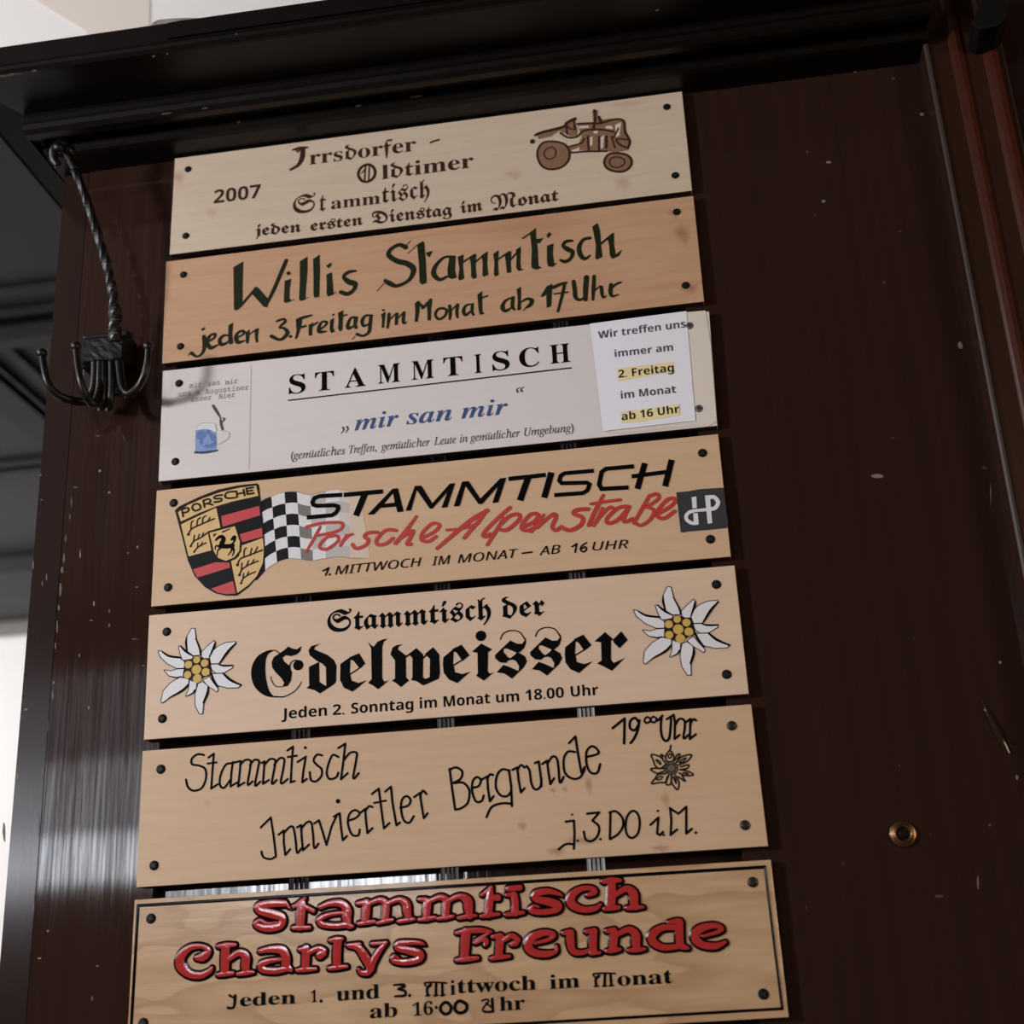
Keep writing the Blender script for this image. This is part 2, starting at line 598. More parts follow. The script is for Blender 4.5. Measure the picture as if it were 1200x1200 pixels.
# pale scuffs, scratches and chips in the varnish (photo points, size in px)
SCUFF = [(94, 649, 2, 12, 1), (110, 707, 2, 7, 1), (128, 716, 2, 6, 0), (161, 641, 2, 4, 1), (150, 648, 3, 3, 0), (117, 552, 3, 3, 1),
         (128, 577, 3, 3, 1), (107, 727, 5, 2, 0), (160, 688, 5, 2, 0), (88, 571, 7, 2, 0), (158, 749, 8, 1.5, 0), (93, 768, 2, 5, 0),
         (104, 829, 2, 5, 1), (128, 733, 2, 6, 0), (168, 780, 6, 1.5, 0), (56, 1091, 3, 3, 1), (46, 1123, 7, 2, 1), (114, 1132, 5, 2, 0),
         (108, 1170, 2, 8, 0), (90, 935, 2, 6, 0), (946, 178, 5, 4, 0), (971, 190, 6, 4, 1), (965, 236, 6, 4, 1), (1001, 83, 5, 5, 1),
         (1031, 79, 6, 4, 0), (1047, 92, 6, 4, 0), (1080, 134, 6, 5, 1), (955, 252, 4, 3, 0), (1055, 271, 4, 3, 0), (1125, 405, 7, 10, 1),
         (1028, 558, 16, 6, 1), (1036, 331, 5, 4, 0), (1046, 513, 6, 1.5, 0), (1153, 548, 8, 5, 0), (1161, 580, 1.5, 30, 1),
         (1172, 776, 4, 4, 1), (1146, 1034, 1.6, 24, 1), (1100, 1050, 12, 4, 0), (945, 1064, 1.5, 7, 0), (988, 1012, 2, 5, 0),
         (1071, 748, 2, 2, 0), (1090, 978, 2, 2, 0), (1160, 967, 3, 2, 1), (1054, 897, 2, 3, 0), (1192, 911, 3, 7, 1)]
rs = random.Random(3)
for x, y, sw, sh, br in SCUFF:
    n = 9
    pts = []
    for k in range(n):
        a = 2 * math.pi * k / n
        r = rs.uniform(0.6, 1.1)
        pts.append(at(x + sw * 0.5 * r * math.cos(a), y + sh * 0.5 * r * math.sin(a), PY - 0.0002))
    wb.face(pts, M['scuff'] if br else M['scuff_glint'])
# a splintered dent in the varnish low on the right
for (x, y, ln, wd) in ((1169, 858, 0.05, 0.007), (1160, 838, 0.03, 0.003), (1184, 872, 0.012, 0.003)):
    c = at(x, y, PY)
    rows = []
    for i in range(11):
        u = -1 + 2 * i / 10
        rr = math.sqrt(max(0, 1 - u * u)) + 0.02
        rows.append([c + Vector((u * ln * -0.16 + math.cos(t) * wd * 0.5 * rr, -math.sin(t) * wd * 0.62 * rr + 0.0003, u * ln * 0.5))
                     for t in [math.pi * j / 10 for j in range(11)]])
    wb.grid(rows, M['panel'])
wall = struct(wb.build('wall_back', bevel=0))

# planks at the back of the recess, with beaded grooves
pl = MB()
G = [(RX0 - 0.01, 0.1435), (0.163, 0.2935), (0.3105, 0.4335), (0.4505, RX1 + 0.01)]


def lean(x0, x1, d, m):                                   # the planks lean back a little towards the top
    z0, z1 = RZ0 - 0.02, RZ1 + 0.02
    y0, y1 = PY + d + (z0 - 1.74) * 0.013, PY + d + (z1 - 1.74) * 0.013
    pl.hexa([(x0, y0, z0), (x1, y0, z0), (x1, PY + 0.045, z0), (x0, PY + 0.045, z0), (x0, y1, z1), (x1, y1, z1), (x1, PY + 0.045, z1), (x0, PY + 0.045, z1)], m)


for x0, x1 in G:
    lean(x0, x1, 0.017, pm)
for (a, b) in zip(G, G[1:]):
    for k in range(3):
        x = a[1] + (b[0] - a[1]) * (0.26 + 0.24 * k)
        lean(x - 0.0008, x + 0.0008, 0.019, pm)
pl.build('recess_planks', parent=wall, bevel=0.0006)

# left edge post: a narrow stile turned slightly to the left
ep = MB()
xa, xb = XL - 0.0012, XL - 0.0325
ep.hexa([(xb, PY + 0.0017, ZB), (xa, PY + 0.001, ZB), (xa, PY + 0.03, ZB), (xb, PY + 0.03, ZB),
         (xb, PY + 0.0017, ZT), (xa, PY + 0.001, ZT), (xa, PY + 0.03, ZT), (xb, PY + 0.03, ZT)], M['panel_edge'])
for (x, y, sw, sh) in ((84, 588, 2, 16), (82, 606, 2, 10), (77, 632, 2, 12), (75, 655, 3, 14), (73, 668, 4, 9), (71, 690, 3, 20), (69, 712, 3, 8),
                       (67, 735, 2, 18), (65, 757, 2, 10), (63, 800, 3, 5), (54, 676, 2, 10), (49, 684, 2, 8), (47, 556, 3, 3), (48, 585, 3, 2),
                       (62, 815, 2, 12), (56, 850, 2, 18), (50, 905, 2, 12), (45, 965, 2, 30), (40, 1060, 2, 22), (30, 831, 5, 3), (38, 660, 2, 16), (20, 910, 3, 14), (4, 975, 4, 30)):
    pts = []
    for k in range(8):
        a = 2 * math.pi * k / 8
        r = rs.uniform(0.6, 1.1)
        p = at(x + sw * 0.5 * r * math.cos(a), y + sh * 0.5 * r * math.sin(a), PY)
        if p.x < xa:
            p.y = PY + 0.001 + (xa - p.x) / (xa - xb) * 0.0007
        p.y -= 0.0003
        pts.append(p)
    ep.face(pts, M['scuff_glint'])
struct(ep.build('trim_1'))

# cornice: two stepped bed mouldings and the projecting crown, all returned along the left side
def ring_moulding(mb, prof, left, m):
    """profile points (projection, z) swept along the front and mitred round the left corner"""
    rows = []
    for pr, z in prof:
        xl = left(pr)
        rows.append([(xl, 2.2, z), (xl, PY - pr, z), (XR + 0.004, PY - pr, z)])
    mb.grid(rows, m)


cm = M['cornice']
tb = MB()
xpost = -0.141
# lowest bead
ring_moulding(tb, [(0.0, 2.5600), (0.034, 2.5600), (0.040, 2.5615), (0.0435, 2.5650), (0.044, 2.5700), (0.041, 2.5740), (0.046, 2.5750)], lambda pr: xpost - pr * 0.1, cm)
# second step
ring_moulding(tb, [(0.046, 2.5750), (0.066, 2.5660), (0.074, 2.5660), (0.079, 2.5700), (0.080, 2.5760), (0.077, 2.5820), (0.080, 2.5850)], lambda pr: xpost - 0.002 - pr * 0.13, cm)
# crown: deep soffit, bead, face, top
P0 = at(0, 89, PY - 0.155)
zc = P0.z
tcor = at(36, 247, PY - 0.0)
ovh = 0.085
ring_moulding(tb, [(0.080, 2.585), (0.080, zc + 0.006), (0.150, zc + 0.002), (0.156, zc), (0.160, zc + 0.003), (0.1605, zc + 0.007), (0.1575, zc + 0.0095),
                   (0.1595, zc + 0.011), (0.1600, zc + 0.034), (0.1585, zc + 0.036), (0.02, zc + 0.036)],
              lambda pr: xpost - 0.012 - (pr - 0.08) * 0.55 if pr >= 0.08 else xpost - 0.012, cm)
# joint in the crown with a slightly proud right-hand length, and glints painted as dull pale ovals
pj = at(196, 63, PY - 0.16)
tb.box((pj.x, PY - 0.1625, zc + 0.0125), (XR + 0.004, PY - 0.155, zc + 0.033), cm)
struct(tb.build('trim_2', fix=True))

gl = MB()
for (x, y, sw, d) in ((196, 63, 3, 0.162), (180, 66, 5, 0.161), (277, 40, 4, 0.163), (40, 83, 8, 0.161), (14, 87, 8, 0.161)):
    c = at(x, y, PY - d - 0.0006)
    gl.face([c + Vector((math.cos(a) * sw * 0.0004, 0, math.sin(a) * 0.0016)) for a in [2 * math.pi * k / 8 for k in range(8)]], M['scuff_glint'])
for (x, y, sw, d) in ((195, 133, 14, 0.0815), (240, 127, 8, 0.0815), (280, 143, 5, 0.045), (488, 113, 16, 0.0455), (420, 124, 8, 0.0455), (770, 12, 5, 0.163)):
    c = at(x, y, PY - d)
    gl.face([c + Vector((math.cos(a) * sw * 0.0005, 0, math.sin(a) * 0.0014)) for a in [2 * math.pi * k / 8 for k in range(8)]], M['scuff_glint'])
gl.build('painted_glint', parent=bpy.data.objects['trim_2'])

# red-brown moulded frame on the right
fr = MB()
XF = XR
prof = [(XF, 0.0), (XF, 0.030, 'f'), (XF + 0.002, 0.032, 'a'), (XF + 0.0045, 0.032, 'a'), (XF + 0.0065, 0.029, 'f'), (XF + 0.027, 0.027, 'f'), (XF + 0.030, 0.030, 'r'), (XF + 0.035, 0.0315, 'r'),
        (XF + 0.040, 0.030, 'r'), (XF + 0.044, 0.027, 'f'), (XF + 0.060, 0.027, 'f'), (XF + 0.064, 0.030, 'r'), (XF + 0.069, 0.0315, 'r'), (XF + 0.075, 0.030, 'r'),
        (XF + 0.080, 0.025, 'f'), (XF + 0.084, 0.010, 'f'), (XF + 0.084, -0.03, 'f')]
mm = {'f': M['frame'], 'r': M['frame_red'], 'a': M['arris']}
for a, b in zip(prof, prof[1:]):
    fr.face([(a[0], PY - a[1], ZB), (b[0], PY - b[1], ZB), (b[0], PY - b[1], 3.3), (a[0], PY - a[1], 3.3)], mm[b[2]])
struct(fr.build('trim_3', merge=True))

# dark wall that continues beyond the frame
wr = MB()
wr.box((XF + 0.08, PY - 0.004, ZB), (2.6, PY + 0.03, 3.3), M['panel_edge'])
wr.box((XF + 0.0845, PY - 0.012, ZB), (XF + 0.0875, PY - 0.004, 3.3), M['arris'])
struct(wr.build('wall_right'))

# the room behind: white bulkhead and ceiling above the partition, dark coffered ceiling to the left, white wall beyond
bk = MB()
bk.box((-6.0, 0.30, 2.93), (2.6, 0.36, 3.55), M['plaster'])
struct(bk.build('wall_front'))
bg = MB()
q = [at(28, -8, 0.2985), at(176, -30, 0.2985), at(175, 70, 0.2985), at(118, 70, 0.2985), at(100, 36, 0.2985)]
bg.face(q, M['beige'])
bg.face([Vector((p.x, 0.3, p.z)) for p in q][::-1], M['beige'])
for a, b in zip(q, q[1:] + q[:1]):
    bg.face([a, b, (b.x, 0.3, b.z), (a.x, 0.3, a.z)], M['beige'])
struct(bg.build('trim_4'))

dc = MB()
ZD = 2.93
dc.box((-6.0, 0.30, ZD), (0.9, 3.0, ZD + 0.06), M['slate'])
struct(dc.build('ceiling'))


def yd(px, py):                     # where the sight line meets the dark ceiling
    d = RX * ((px - 600.0) / F) + RD * ((py - 600.0) / F) + RF
    p = CAM + d * ((ZD - CAM.z) / d.z)
    return p


bm_ = MB()
for (ya, yb, drop) in ((334, 339, .012), (359, 363, .012), (378, 389, .035), (536, 540, .012), (546, 551, .012), (651, 682, .05)):
    a, b = yd(30, ya).y, yd(30, yb).y
    bm_.box((-6.0, min(a, b), ZD - drop), (0.6, max(a, b), ZD), M['beam'])
for (x, y, wd) in ((10, 440, 0.03), (38, 430, 0.02), (20, 470, 0.10), (60, 600, 0.03), (6, 640, 0.03)):
    p = yd(x, y)
    if y < 500:
        bm_.box((p.x - wd / 2, yd(30, 389).y, ZD - 0.014), (p.x + wd / 2, yd(30, 536).y, ZD), M['beam'])
struct(bm_.build('trim_5'))
fw = MB()
fw.box((-6.0, 2.95, 0.0), (2.6, 3.0, ZD), M['plaster'])
fw.box((-6.0, 2.9, ZD - 0.04), (0.9, 2.95, ZD), M['fade1'])
for (x, y, wd, hh) in ((5, 731, 0.05, 0.012), (25, 741, 0.03, 0.01)):
    p = at(x, y, 2.95)
    fw.box((p.x - wd, 2.94, p.z - hh), (p.x + wd, 2.95, p.z + hh), M['slate'])
struct(fw.build('wall_far'))

# the room the photographer stands in
fl = MB()
fl.box((-6.0, -5.4, -0.05), (2.6, 3.0, 0.0), M['floor'])
struct(fl.build('floor'))
ce = MB()
ce.box((-6.0, -5.4, 3.55), (2.6, 0.36, 3.6), M['roomwall'])
struct(ce.build('ceiling_high'))
lw = MB()
lw.box((-6.05, -5.4, 0.0), (-6.0, 3.0, 3.6), M['roomwall'])
struct(lw.build('wall_left'))
sw = MB()
sw.box((2.6, -5.4, 0.0), (2.65, 3.0, 3.6), M['roomwall'])
struct(sw.build('wall_side'))
# rear wall with the high window whose light glosses the varnish
WX0, WX1, WZ0, WZ1 = -5.2, -0.7, 2.23, 3.3
rw = MB()
rw.box((-6.0, -5.0, 0.0), (2.6, -4.95, WZ0), M['roomwall'])
rw.box((-6.0, -5.0, WZ1), (2.6, -4.95, 3.6), M['roomwall'])
rw.box((-6.0, -5.0, WZ0), (WX0, -4.95, WZ1), M['roomwall'])
rw.box((WX1, -5.0, WZ0), (2.6, -4.95, WZ1), M['roomwall'])
struct(rw.build('wall_rear'))


def pane(name, strength, seed):
    m = bpy.data.materials.new(name)
    m.use_nodes = True
    nt = m.node_tree
    em = nt.nodes.new('ShaderNodeEmission')
    n = nt.nodes.new('ShaderNodeTexNoise')
    n.inputs['Scale'].default_value = seed
    r = nt.nodes.new('ShaderNodeValToRGB')
    r.color_ramp.elements[0].color = (0.74, 0.84, 1, 1)
    r.color_ramp.elements[1].color = (1, 0.98, 0.98, 1)
    nt.links.new(n.outputs['Fac'], r.inputs['Fac'])
    nt.links.new(r.outputs['Color'], em.inputs['Color'])
    em.inputs['Strength'].default_value = strength
    nt.links.new(em.outputs[0], nt.nodes['Material Output'].inputs['Surface'])
    return m


for wi, (z0, z1, stg) in enumerate(((WZ0, 2.50, 13.0), (2.50, 2.86, 3.6), (2.86, WZ1, 1.0))):      # unseen rows, dimmed upward so their reflection fades
    wf = MB()
    xs = [WX0 + (WX1 - WX0) * i / 10 for i in range(11)]
    for x in xs:  # close-set bars, added to streak the reflection
        wf.box((x - 0.02, -4.99, z0), (x + 0.02, -4.94, z1), M['plaster'])
    wf.box((WX0, -4.99, z0), (WX1, -4.94, z0 + 0.015), M['plaster'])
    wf.box((WX0, -4.99, z1 - 0.015), (WX1, -4.94, z1), M['plaster'])
    win = struct(wf.build('window_%d' % (wi + 1)))
    for q, (x0, x1) in enumerate(zip(xs, xs[1:])):
        pn = MB()
        pn.face([(x0, -4.985, z0), (x1, -4.985, z0), (x1, -4.985, z1), (x0, -4.985, z1)], pane('daylit_pane', stg * (2.6 if wi == 0 and q in (8, 9) else 1.0), 1.3 + wi))  # two low panes boosted for highlights on the enamel letters
        pn.build('pane', parent=win, fix=False)

# ------------------------------------------------------------------ things on the partition
# wrought iron coat hook
IR = M['iron']
base = at(120, 470, PY)
hk = thing('coat_hook', 'black wrought iron coat hook with twisted bar and three curled arms left of the signs',
           'coat hook', base)


def P3(l):
    return [tuple(at(x, y, PY - d)) for x, y, d in l]


def SP(l, n=6):
    return spline(P3(l), n)


m_ = MB()
a, b, c, d = at(100, 396, PY), at(152, 389, PY), at(150, 462, PY), at(99, 470, PY)
m_.hexa([(d.x, PY - 0.006, d.z), (c.x, PY - 0.006, c.z), (c.x, PY, c.z), (d.x, PY, d.z),
         (a.x, PY - 0.006, a.z), (b.x, PY - 0.006, b.z), (b.x, PY, b.z), (a.x, PY, a.z)], IR)
m_.build('back_plate', hk, base, bevel=0.0015)
m_ = MB()
a, b, c, d = at(94, 396, PY - 0.03), at(149, 391, PY - 0.03), at(148, 424, PY - 0.03), at(95, 430, PY - 0.03)
rows = []
rr = random.Random(5)
for j in range(9):
    v = j / 8
    row = []
    for i in range(13):
        u = i / 12
        p = (Vector(a) * (1 - u) + Vector(b) * u) * (1 - v) + (Vector(d) * (1 - u) + Vector(c) * u) * v
        edge = min(u, 1 - u, v, 1 - v)
        row.append(p + Vector((0, -rr.uniform(0, 0.0005) - (0.003 if edge > 0 else -0.002), 0)))
    rows.append(row)
m_.grid(rows, IR)
bk_ = [[p + Vector((0, 0.0245, 0)) for p in (a, b)], [p + Vector((0, 0.0245, 0)) for p in (d, c)]]
for e in ([rows[0][i] for i in range(13)], [rows[-1][i] for i in range(13)]):
    m_.grid([e, [p + Vector((0, 0.025, 0)) for p in e]], IR)
for k in (0, 12):
    e = [r[k] for r in rows]
    m_.grid([e, [p + Vector((0, 0.025, 0)) for p in e]], IR)
m_.build('hammered_block', hk, base)
m_ = MB()                                              # twisted bar up and out from the block
path = SP([(134, 400, .034), (135, 372, .038), (132, 345, .044), (127, 318, .05), (118, 286, .056), (108, 254, .06), (97, 222, .064), (86, 196, .067)], 8)
n = len(path)
rad = []
for i in range(n):
    t = i / (n - 1)
    rad.append(0.0066 if 0.03 < t < 0.2 else (0.0054 - 0.0014 * t + 0.0007 * math.sin(t * 42)))
for i in range(2):
    rad = [rad[0]] + [(rad[i - 1] + rad[i] * 2 + rad[i + 1]) / 4 for i in range(1, n - 1)] + [rad[-1]]
m_.tube(path, rad, IR, 12, twist=0.2, square=True)
m_.build('twisted_bar', hk, base)
m_ = MB()
m_.tube(SP([(88, 199, .067), (80, 182, .069), (78, 170, .072), (72, 168, .078), (64, 174, .08), (63, 186, .078), (68, 194, .075)]), 0.0048, IR, 10)
m_.ball(at(69, 173, PY - 0.082), 0.0062, IR)
m_.ball(at(81, 177, PY - 0.07), 0.0075, IR)
m_.build('top_curl', hk, base, smooth=True)
ARMS = [[(112, 424, .03), (110, 455, .03), (100, 470, .034), (80, 468, .045), (64, 460, .055), (55, 446, .062), (51, 428, .064), (49, 414, .064)],
        [(118, 424, .03), (117, 455, .032), (111, 472, .042), (102, 466, .055), (95, 448, .064), (91, 428, .066), (89, 406, .066)],
        [(140, 424, .03), (143, 450, .03), (150, 462, .034), (161, 455, .045), (169, 440, .052), (173, 424, .054), (174, 406, .054)]]
for arm in ARMS:
    m_ = MB()
    p = SP(arm, 8)
    m_.tube(p, [0.0052 - 0.0016 * i / (len(p) - 1) for i in range(len(p))], IR, 10)
    m_.ball(p[-1], 0.0058, IR)
    m_.build('hook_arm', hk, base, smooth=True)
m_ = MB()
for x in (122, 131):
    m_.tube(SP([(x, 424, .03), (x, 448, .03), (x - 2, 472, .026), (x - 4, 478, .012)]), 0.0042, IR, 10)
m_.build('hanging_bar', hk, base, smooth=True)

# small brass rosette on the right of the panel
bc = at(1058, 977.5, PY)
ro = MB()
ro.lathe([(0.0, 0.0), (0.0122, 0.0), (0.0122, 0.0015), (0.0108, 0.0032), (0.0096, 0.0026), (0.0088, 0.0045), (0.0074, 0.0052), (0.0062, 0.0040), (0.0058, 0.0012), (0.0, 0.0012)],
         bc, (0, -1, 0), M['brass'], 28)
rosette = tag(ro.build('rosette', origin=bc, smooth=True), 'small round aged brass rosette on the bare dark panel right of the signs', 'rosette')
ri = MB()
ri.lathe([(0.0, 0.0016), (0.0040, 0.0016), (0.0040, 0.0028), (0.0024, 0.0034), (0.0, 0.0034)], bc, (0, -1, 0), M['screw'], 16)
ri.build('centre_pin', parent=rosette, origin=bc)
rosette.children[0].location = (0, 0, 0)

# strip of grey film lying over the top of the crown moulding
s0, s1 = at(176, 30, PY - 0.16), at(250, 20, PY - 0.16)
fo = MB()
zt = zc + 0.0362
rows = []
for i in range(13):
    t = i / 12
    x = s0.x + (s1.x - s0.x) * t
    hgt = 0.0105 * (1 - t * t) * min(1, t * 6 + 0.75)
    rows.append([(x, PY - 0.158 + 0.002 * math.sin(t * 9), zt), (x, PY - 0.154, zt + hgt), (x, PY - 0.12, zt + hgt * 0.9), (x, PY - 0.085, zt + 0.0006)])
fo.grid(rows, M['foil'])
tag(fo.build('plastic_strip', origin=Vector((s0.x, PY - 0.15, zt)), fix=False), 'scrap of grey plastic film lying on top of the dark cornice at upper left', 'plastic strip')

# blunt black object hanging before the frame, cut by the upper right corner
q = [(1139, 27), (1149, 34), (1170, 30), (1180, 20), (1186, -6), (1186, -40), (1158, -40), (1152, -4)]
k = MB()
f0 = [at(x, y, PY - 0.075) for x, y in q]
f1 = [Vector((p.x + 0.004, PY - 0.0275, p.z + 0.004)) for p in f0]
k.face(f0, M['matte_black'])
k.face(f1[::-1], M['matte_black'])
for i in range(len(q)):
    j = (i + 1) % len(q)
    k.face([f0[i], f1[i], f1[j], f0[j]], M['matte_black'])
tag(k.build('iron_bracket', origin=f0[0], bevel=0.0012), 'blunt black bracket on the red-brown frame in the upper right corner', 'bracket')

# ------------------------------------------------------------------ the seven sign boards
T = 0.009
GROUP = 'regulars table signs screwed to the partition'
SIGNS = [
    # top left, top right, bottom right, bottom left of the front face (photo points)
    ((204.9, 185.8), (799.2, 107), (811.1, 223.2), (198.7, 298.3)),
    ((194.7, 306.5), (812.5, 229.4), (825.3, 353.2), (189.9, 426)),
    ((190.8, 434.6), (831, 364.7), (840.8, 498.8), (185.7, 564.1)),
    ((183.6, 574.8), (841.6, 508.5), (856.6, 652.2), (177, 710.8)),
    ((174.7, 721), (860.8, 662.4), (877.6, 813), (168.5, 867)),
    ((167, 880), (880.3, 825.2), (900.2, 991.5), (159.6, 1040)),
    ((157.6, 1054.4), (903, 1007.5), (924.3, 1192), (148.0, 1236)),
]
SCREWS = [
    [(220.5, 198.5), (217.7, 276.5), (781.4, 125.4), (791.3, 205.6)],
    [(215, 322), (211.5, 406), (793, 248.5), (803.5, 334.5)],
    [(209.8, 449.3), (205.5, 541), (808, 382), (819, 479)],
    [(203.5, 589.5), (197, 688.4), (823.2, 530.9), (832.5, 632)],
    [(195.4, 740.4), (190.3, 842.2), (839.5, 685), (851.5, 790.3)],
    [(188.5, 901.5), (180.6, 1014.3), (857.5, 850.5), (873, 967)],
    [(177, 1076.5), (168, 1199), (882, 1033.8), (894.7, 1165)],
]
SR = [.0042, .0042, .0044, .0046, .0046, .0047, .0048]
BROWN = (150, 92, 58)
STAINS = [
    [(209, 208, .012, .012, .55, (176, 112, 78)), (248, 250, .010, .010, .4, (190, 140, 100)), (602, 205, .014, .010, .4, (170, 120, 84)), (730, 215, .013, .016, .4, (176, 118, 82)), (735, 122, .03, .008, .3, (170, 120, 90))],
    [(800, 275, .012, .02, .5, (120, 74, 52)), (808, 338, .014, .009, .5, (110, 66, 44)), (790, 250, .010, .008, .4, (120, 72, 50)), (620, 265, .09, .025, .35, (166, 112, 80))],
    [(196, 474, .014, .006, .6, (110, 106, 106)), (225, 463, .02, .012, .35, (150, 146, 146))],
    [], [],
    [(690, 920, .005, .012, .55, BROWN), (648, 926, .005, .004, .5, BROWN), (662, 925, .004, .005, .4, BROWN), (612, 968, .006, .006, .5, BROWN), (780, 938, .006, .012, .4, BROWN),
     (684, 985, .025, .005, .5, (140, 84, 56)), (652, 998, .012, .006, .5, (120, 76, 50)), (775, 994, .012, .005, .5, (140, 84, 56)), (243, 941, .006, .005, .4, (186, 136, 104))],
    [],
]
TONE = [((212, 196, 176), (194, 172, 148), .5, 0.0, 0.0), ((202, 164, 133), (182, 136, 104), .55, 0.0, 0.0), None, ((213, 182, 150), (196, 160, 126), .45, 0.0, 0.0),
        ((220, 194, 170), (206, 174, 148), .4, 0.0, 0.0), ((208, 178, 146), (190, 156, 122), .45, 0.0, 0.0), ((204, 172, 136), (160, 122, 90), .35, .5, 0.5)]
LABEL = [
    'pale signboard with burnt brown lettering and a drawn tractor, topmost of the seven',
    'orange-tan signboard with broad dark green brush lettering, second from the top',
    'white paper-faced signboard with taped note and blue lettering, third from the top',
    'signboard with gold and red crest, chequered flag and red script, fourth from the top',
    'signboard with two white edelweiss flowers and heavy blackletter, fifth from the top',
    'signboard with thin green-black handwriting running uphill and a small drawn flower',
    'lowest signboard with raised red letters outlined in black and a black border line',
]
S = []
for i, (tl, tr, br_, bl_) in enumerate(SIGNS):
    c = [at(*p) for p in (bl_, br_, tr, tl)]
    org = Vector(((c[0].x + c[1].x) / 2, T, min(c[0].z, c[1].z)))
    s = thing('sign', LABEL[i], 'sign', org, GROUP)
    S.append(s)
    if i == 2:
        bmx = M['sheet']
        b2 = wood('board_paper', (224, 219, 220), (217, 212, 213), 0.32, 0.4, STAINS[i], 0.0, 0.0, org)
    else:
        tn = TONE[i]
        b2 = wood('board_maple', tn[0], tn[1], 0.16 if i == 6 else 0.45, tn[2], STAINS[i], tn[4], tn[3], org)
    if i == 3:
        M['board_wood'] = b2
    mb = MB()
    mb.hexa([(c[0].x, 0, c[0].z), (c[1].x, 0, c[1].z), (c[1].x, T, c[1].z), (c[0].x, T, c[0].z),
             (c[3].x, 0, c[3].z), (c[2].x, 0, c[2].z), (c[2].x, T, c[2].z), (c[3].x, T, c[3].z)], b2)
    mb.mi[0] = mb.slot(M['underside_shade'])
    mb.build('board', s, org, bevel=0.0005)
    for j, (x, y) in enumerate(SCREWS[i]):
        p = at(x, y)
        r = SR[i]
        sc = MB()
        bright = (i >= 5 and j >= 2 and not (i == 6 and j == 3))
        ms = M['screw_bright'] if bright else M['grey_screw'] if (i == 2 and j >= 2) else M['screw']
        sc.lathe([(r, 0.0), (r, 0.0005), (r * 0.86, 0.0012), (r * 0.5, 0.0017), (0.0, 0.0018)], p, (0, -1, 0), ms, 18)
        ang = rs.uniform(0, math.pi)
        for k in range(2):
            dx, dz = math.cos(ang + k * math.pi / 2), math.sin(ang + k * math.pi / 2)
            e, f = Vector((dx, 0, dz)) * r * 0.62, Vector((-dz, 0, dx)) * r * 0.12
            cc = p + Vector((0, -0.0019 - 0.00002 * k, 0))
            sc.face([cc - e - f, cc + e - f, cc + e + f, cc - e + f], M['slot'])
        o = sc.build('screw', s, org, smooth=False)


def put(ink, name, i, label=None, dome=False):
    o = ink.build(name, S[i], S[i].location, smooth=False, fix=False)
    if ink.dome:
        for p in o.data.polygons:
            p.use_smooth = True
    if label:
        o['label'] = label
    return o


# --- 1: burnt lettering and tractor
BU = M['burn']
k = Ink().crop(330, 155, 5)
k.draw(BU, '''v 66,104,12 108,94,22 152,90,12
v 126,98,26 120,150,30 98,192,22 56,218,16
d9 55,218
l9 84,100 96,118 108,104''')
k.text(BU, serif('rrs') + black('d') + serif('or') + black('f') + serif('er'), (163, 191), (788, 108), 82)
k.draw(BU, 's12 872,62 895,52 922,45')
put(k, 'lettering', 0)
k = Ink().crop(330, 155, 5)
k.draw(BU, '''c17 498,190 462,212 450,250 470,284 504,290 538,268 548,230 530,198
l9 492,200 486,285
l9 514,200 510,278
l8 470,240 490,215''')
k.text(BU, serif('l') + black('d') + black('t') + serif('imer'), (586, 277), (1126, 205), 84)
put(k, 'lettering', 0)
k = Ink().crop(330, 155, 5)
k.text(BU, black('S'), (66, 482), (198, 462), 100)
k.text(BU, black('t'), (222, 465), (258, 460), 105)
k.text(BU, serif('amm'), (290, 452), (578, 418), 70)
k.text(BU, black('tisch'), (588, 416), (868, 380), 100)
put(k, 'lettering', 0)
k = Ink().crop(230, 200, 2.7907)
k.text(BU, black('jeden'), (193, 214), (343, 200), 34, bold=.01)
k.text(BU, black('ersten'), (374, 198), (545, 177), 34, bold=.01)
k.text(BU, black('Dienstag'), (574, 175), (836, 146), 38, bold=.01)
k.text(BU, black('im'), (863, 140), (937, 130), 36, bold=.01)
k.text(BU, black('M'), (964, 133), (1048, 118), 48)
k.text(BU, black('onat'), (1052, 116), (1186, 98), 38, bold=.01)
put(k, 'lettering', 0)
k = Ink().crop(230, 200, 2.7907)
k.text(BU, sans('2007'), (57, 108), (210, 88), 42)
put(k, 'lettering', 0)
k = Ink().crop(610, 120, 7.5)
MID = M['burn_mid']
k.draw(MID, '''q 290,338 200,345 148,400 142,470 170,540 240,588 310,590 390,560 432,500 435,430 400,370 345,342
q 850,440 775,450 732,500 745,570 810,612 900,612 965,570 975,500 930,455
p 140,275 270,238 390,210 410,175 490,135 480,180 500,235 500,290 440,300 340,250 270,300 160,325
p 500,200 640,170 720,150 830,140 905,160 925,260 970,340 950,420 850,440 760,430 600,435 540,420 440,440 420,390 500,380 540,300
p 630,80 680,65 680,160 640,180''')
LIGHT = b3 = bpy.data.objects['board'].data.materials[0]
k.draw(M['fade3'], '''p 510,210 600,205 600,225 515,232
p 340,265 400,275 420,300 360,290
p 745,210 800,205 815,235 750,232
p 610,310 635,300 630,380 612,385
p 705,310 735,285 725,400 705,410
p 445,425 520,395 515,425 470,440
p 280,305 330,305 405,360 390,375 340,340
p 830,200 885,175 870,290 840,310
p 640,255 680,250 675,275 645,275''')
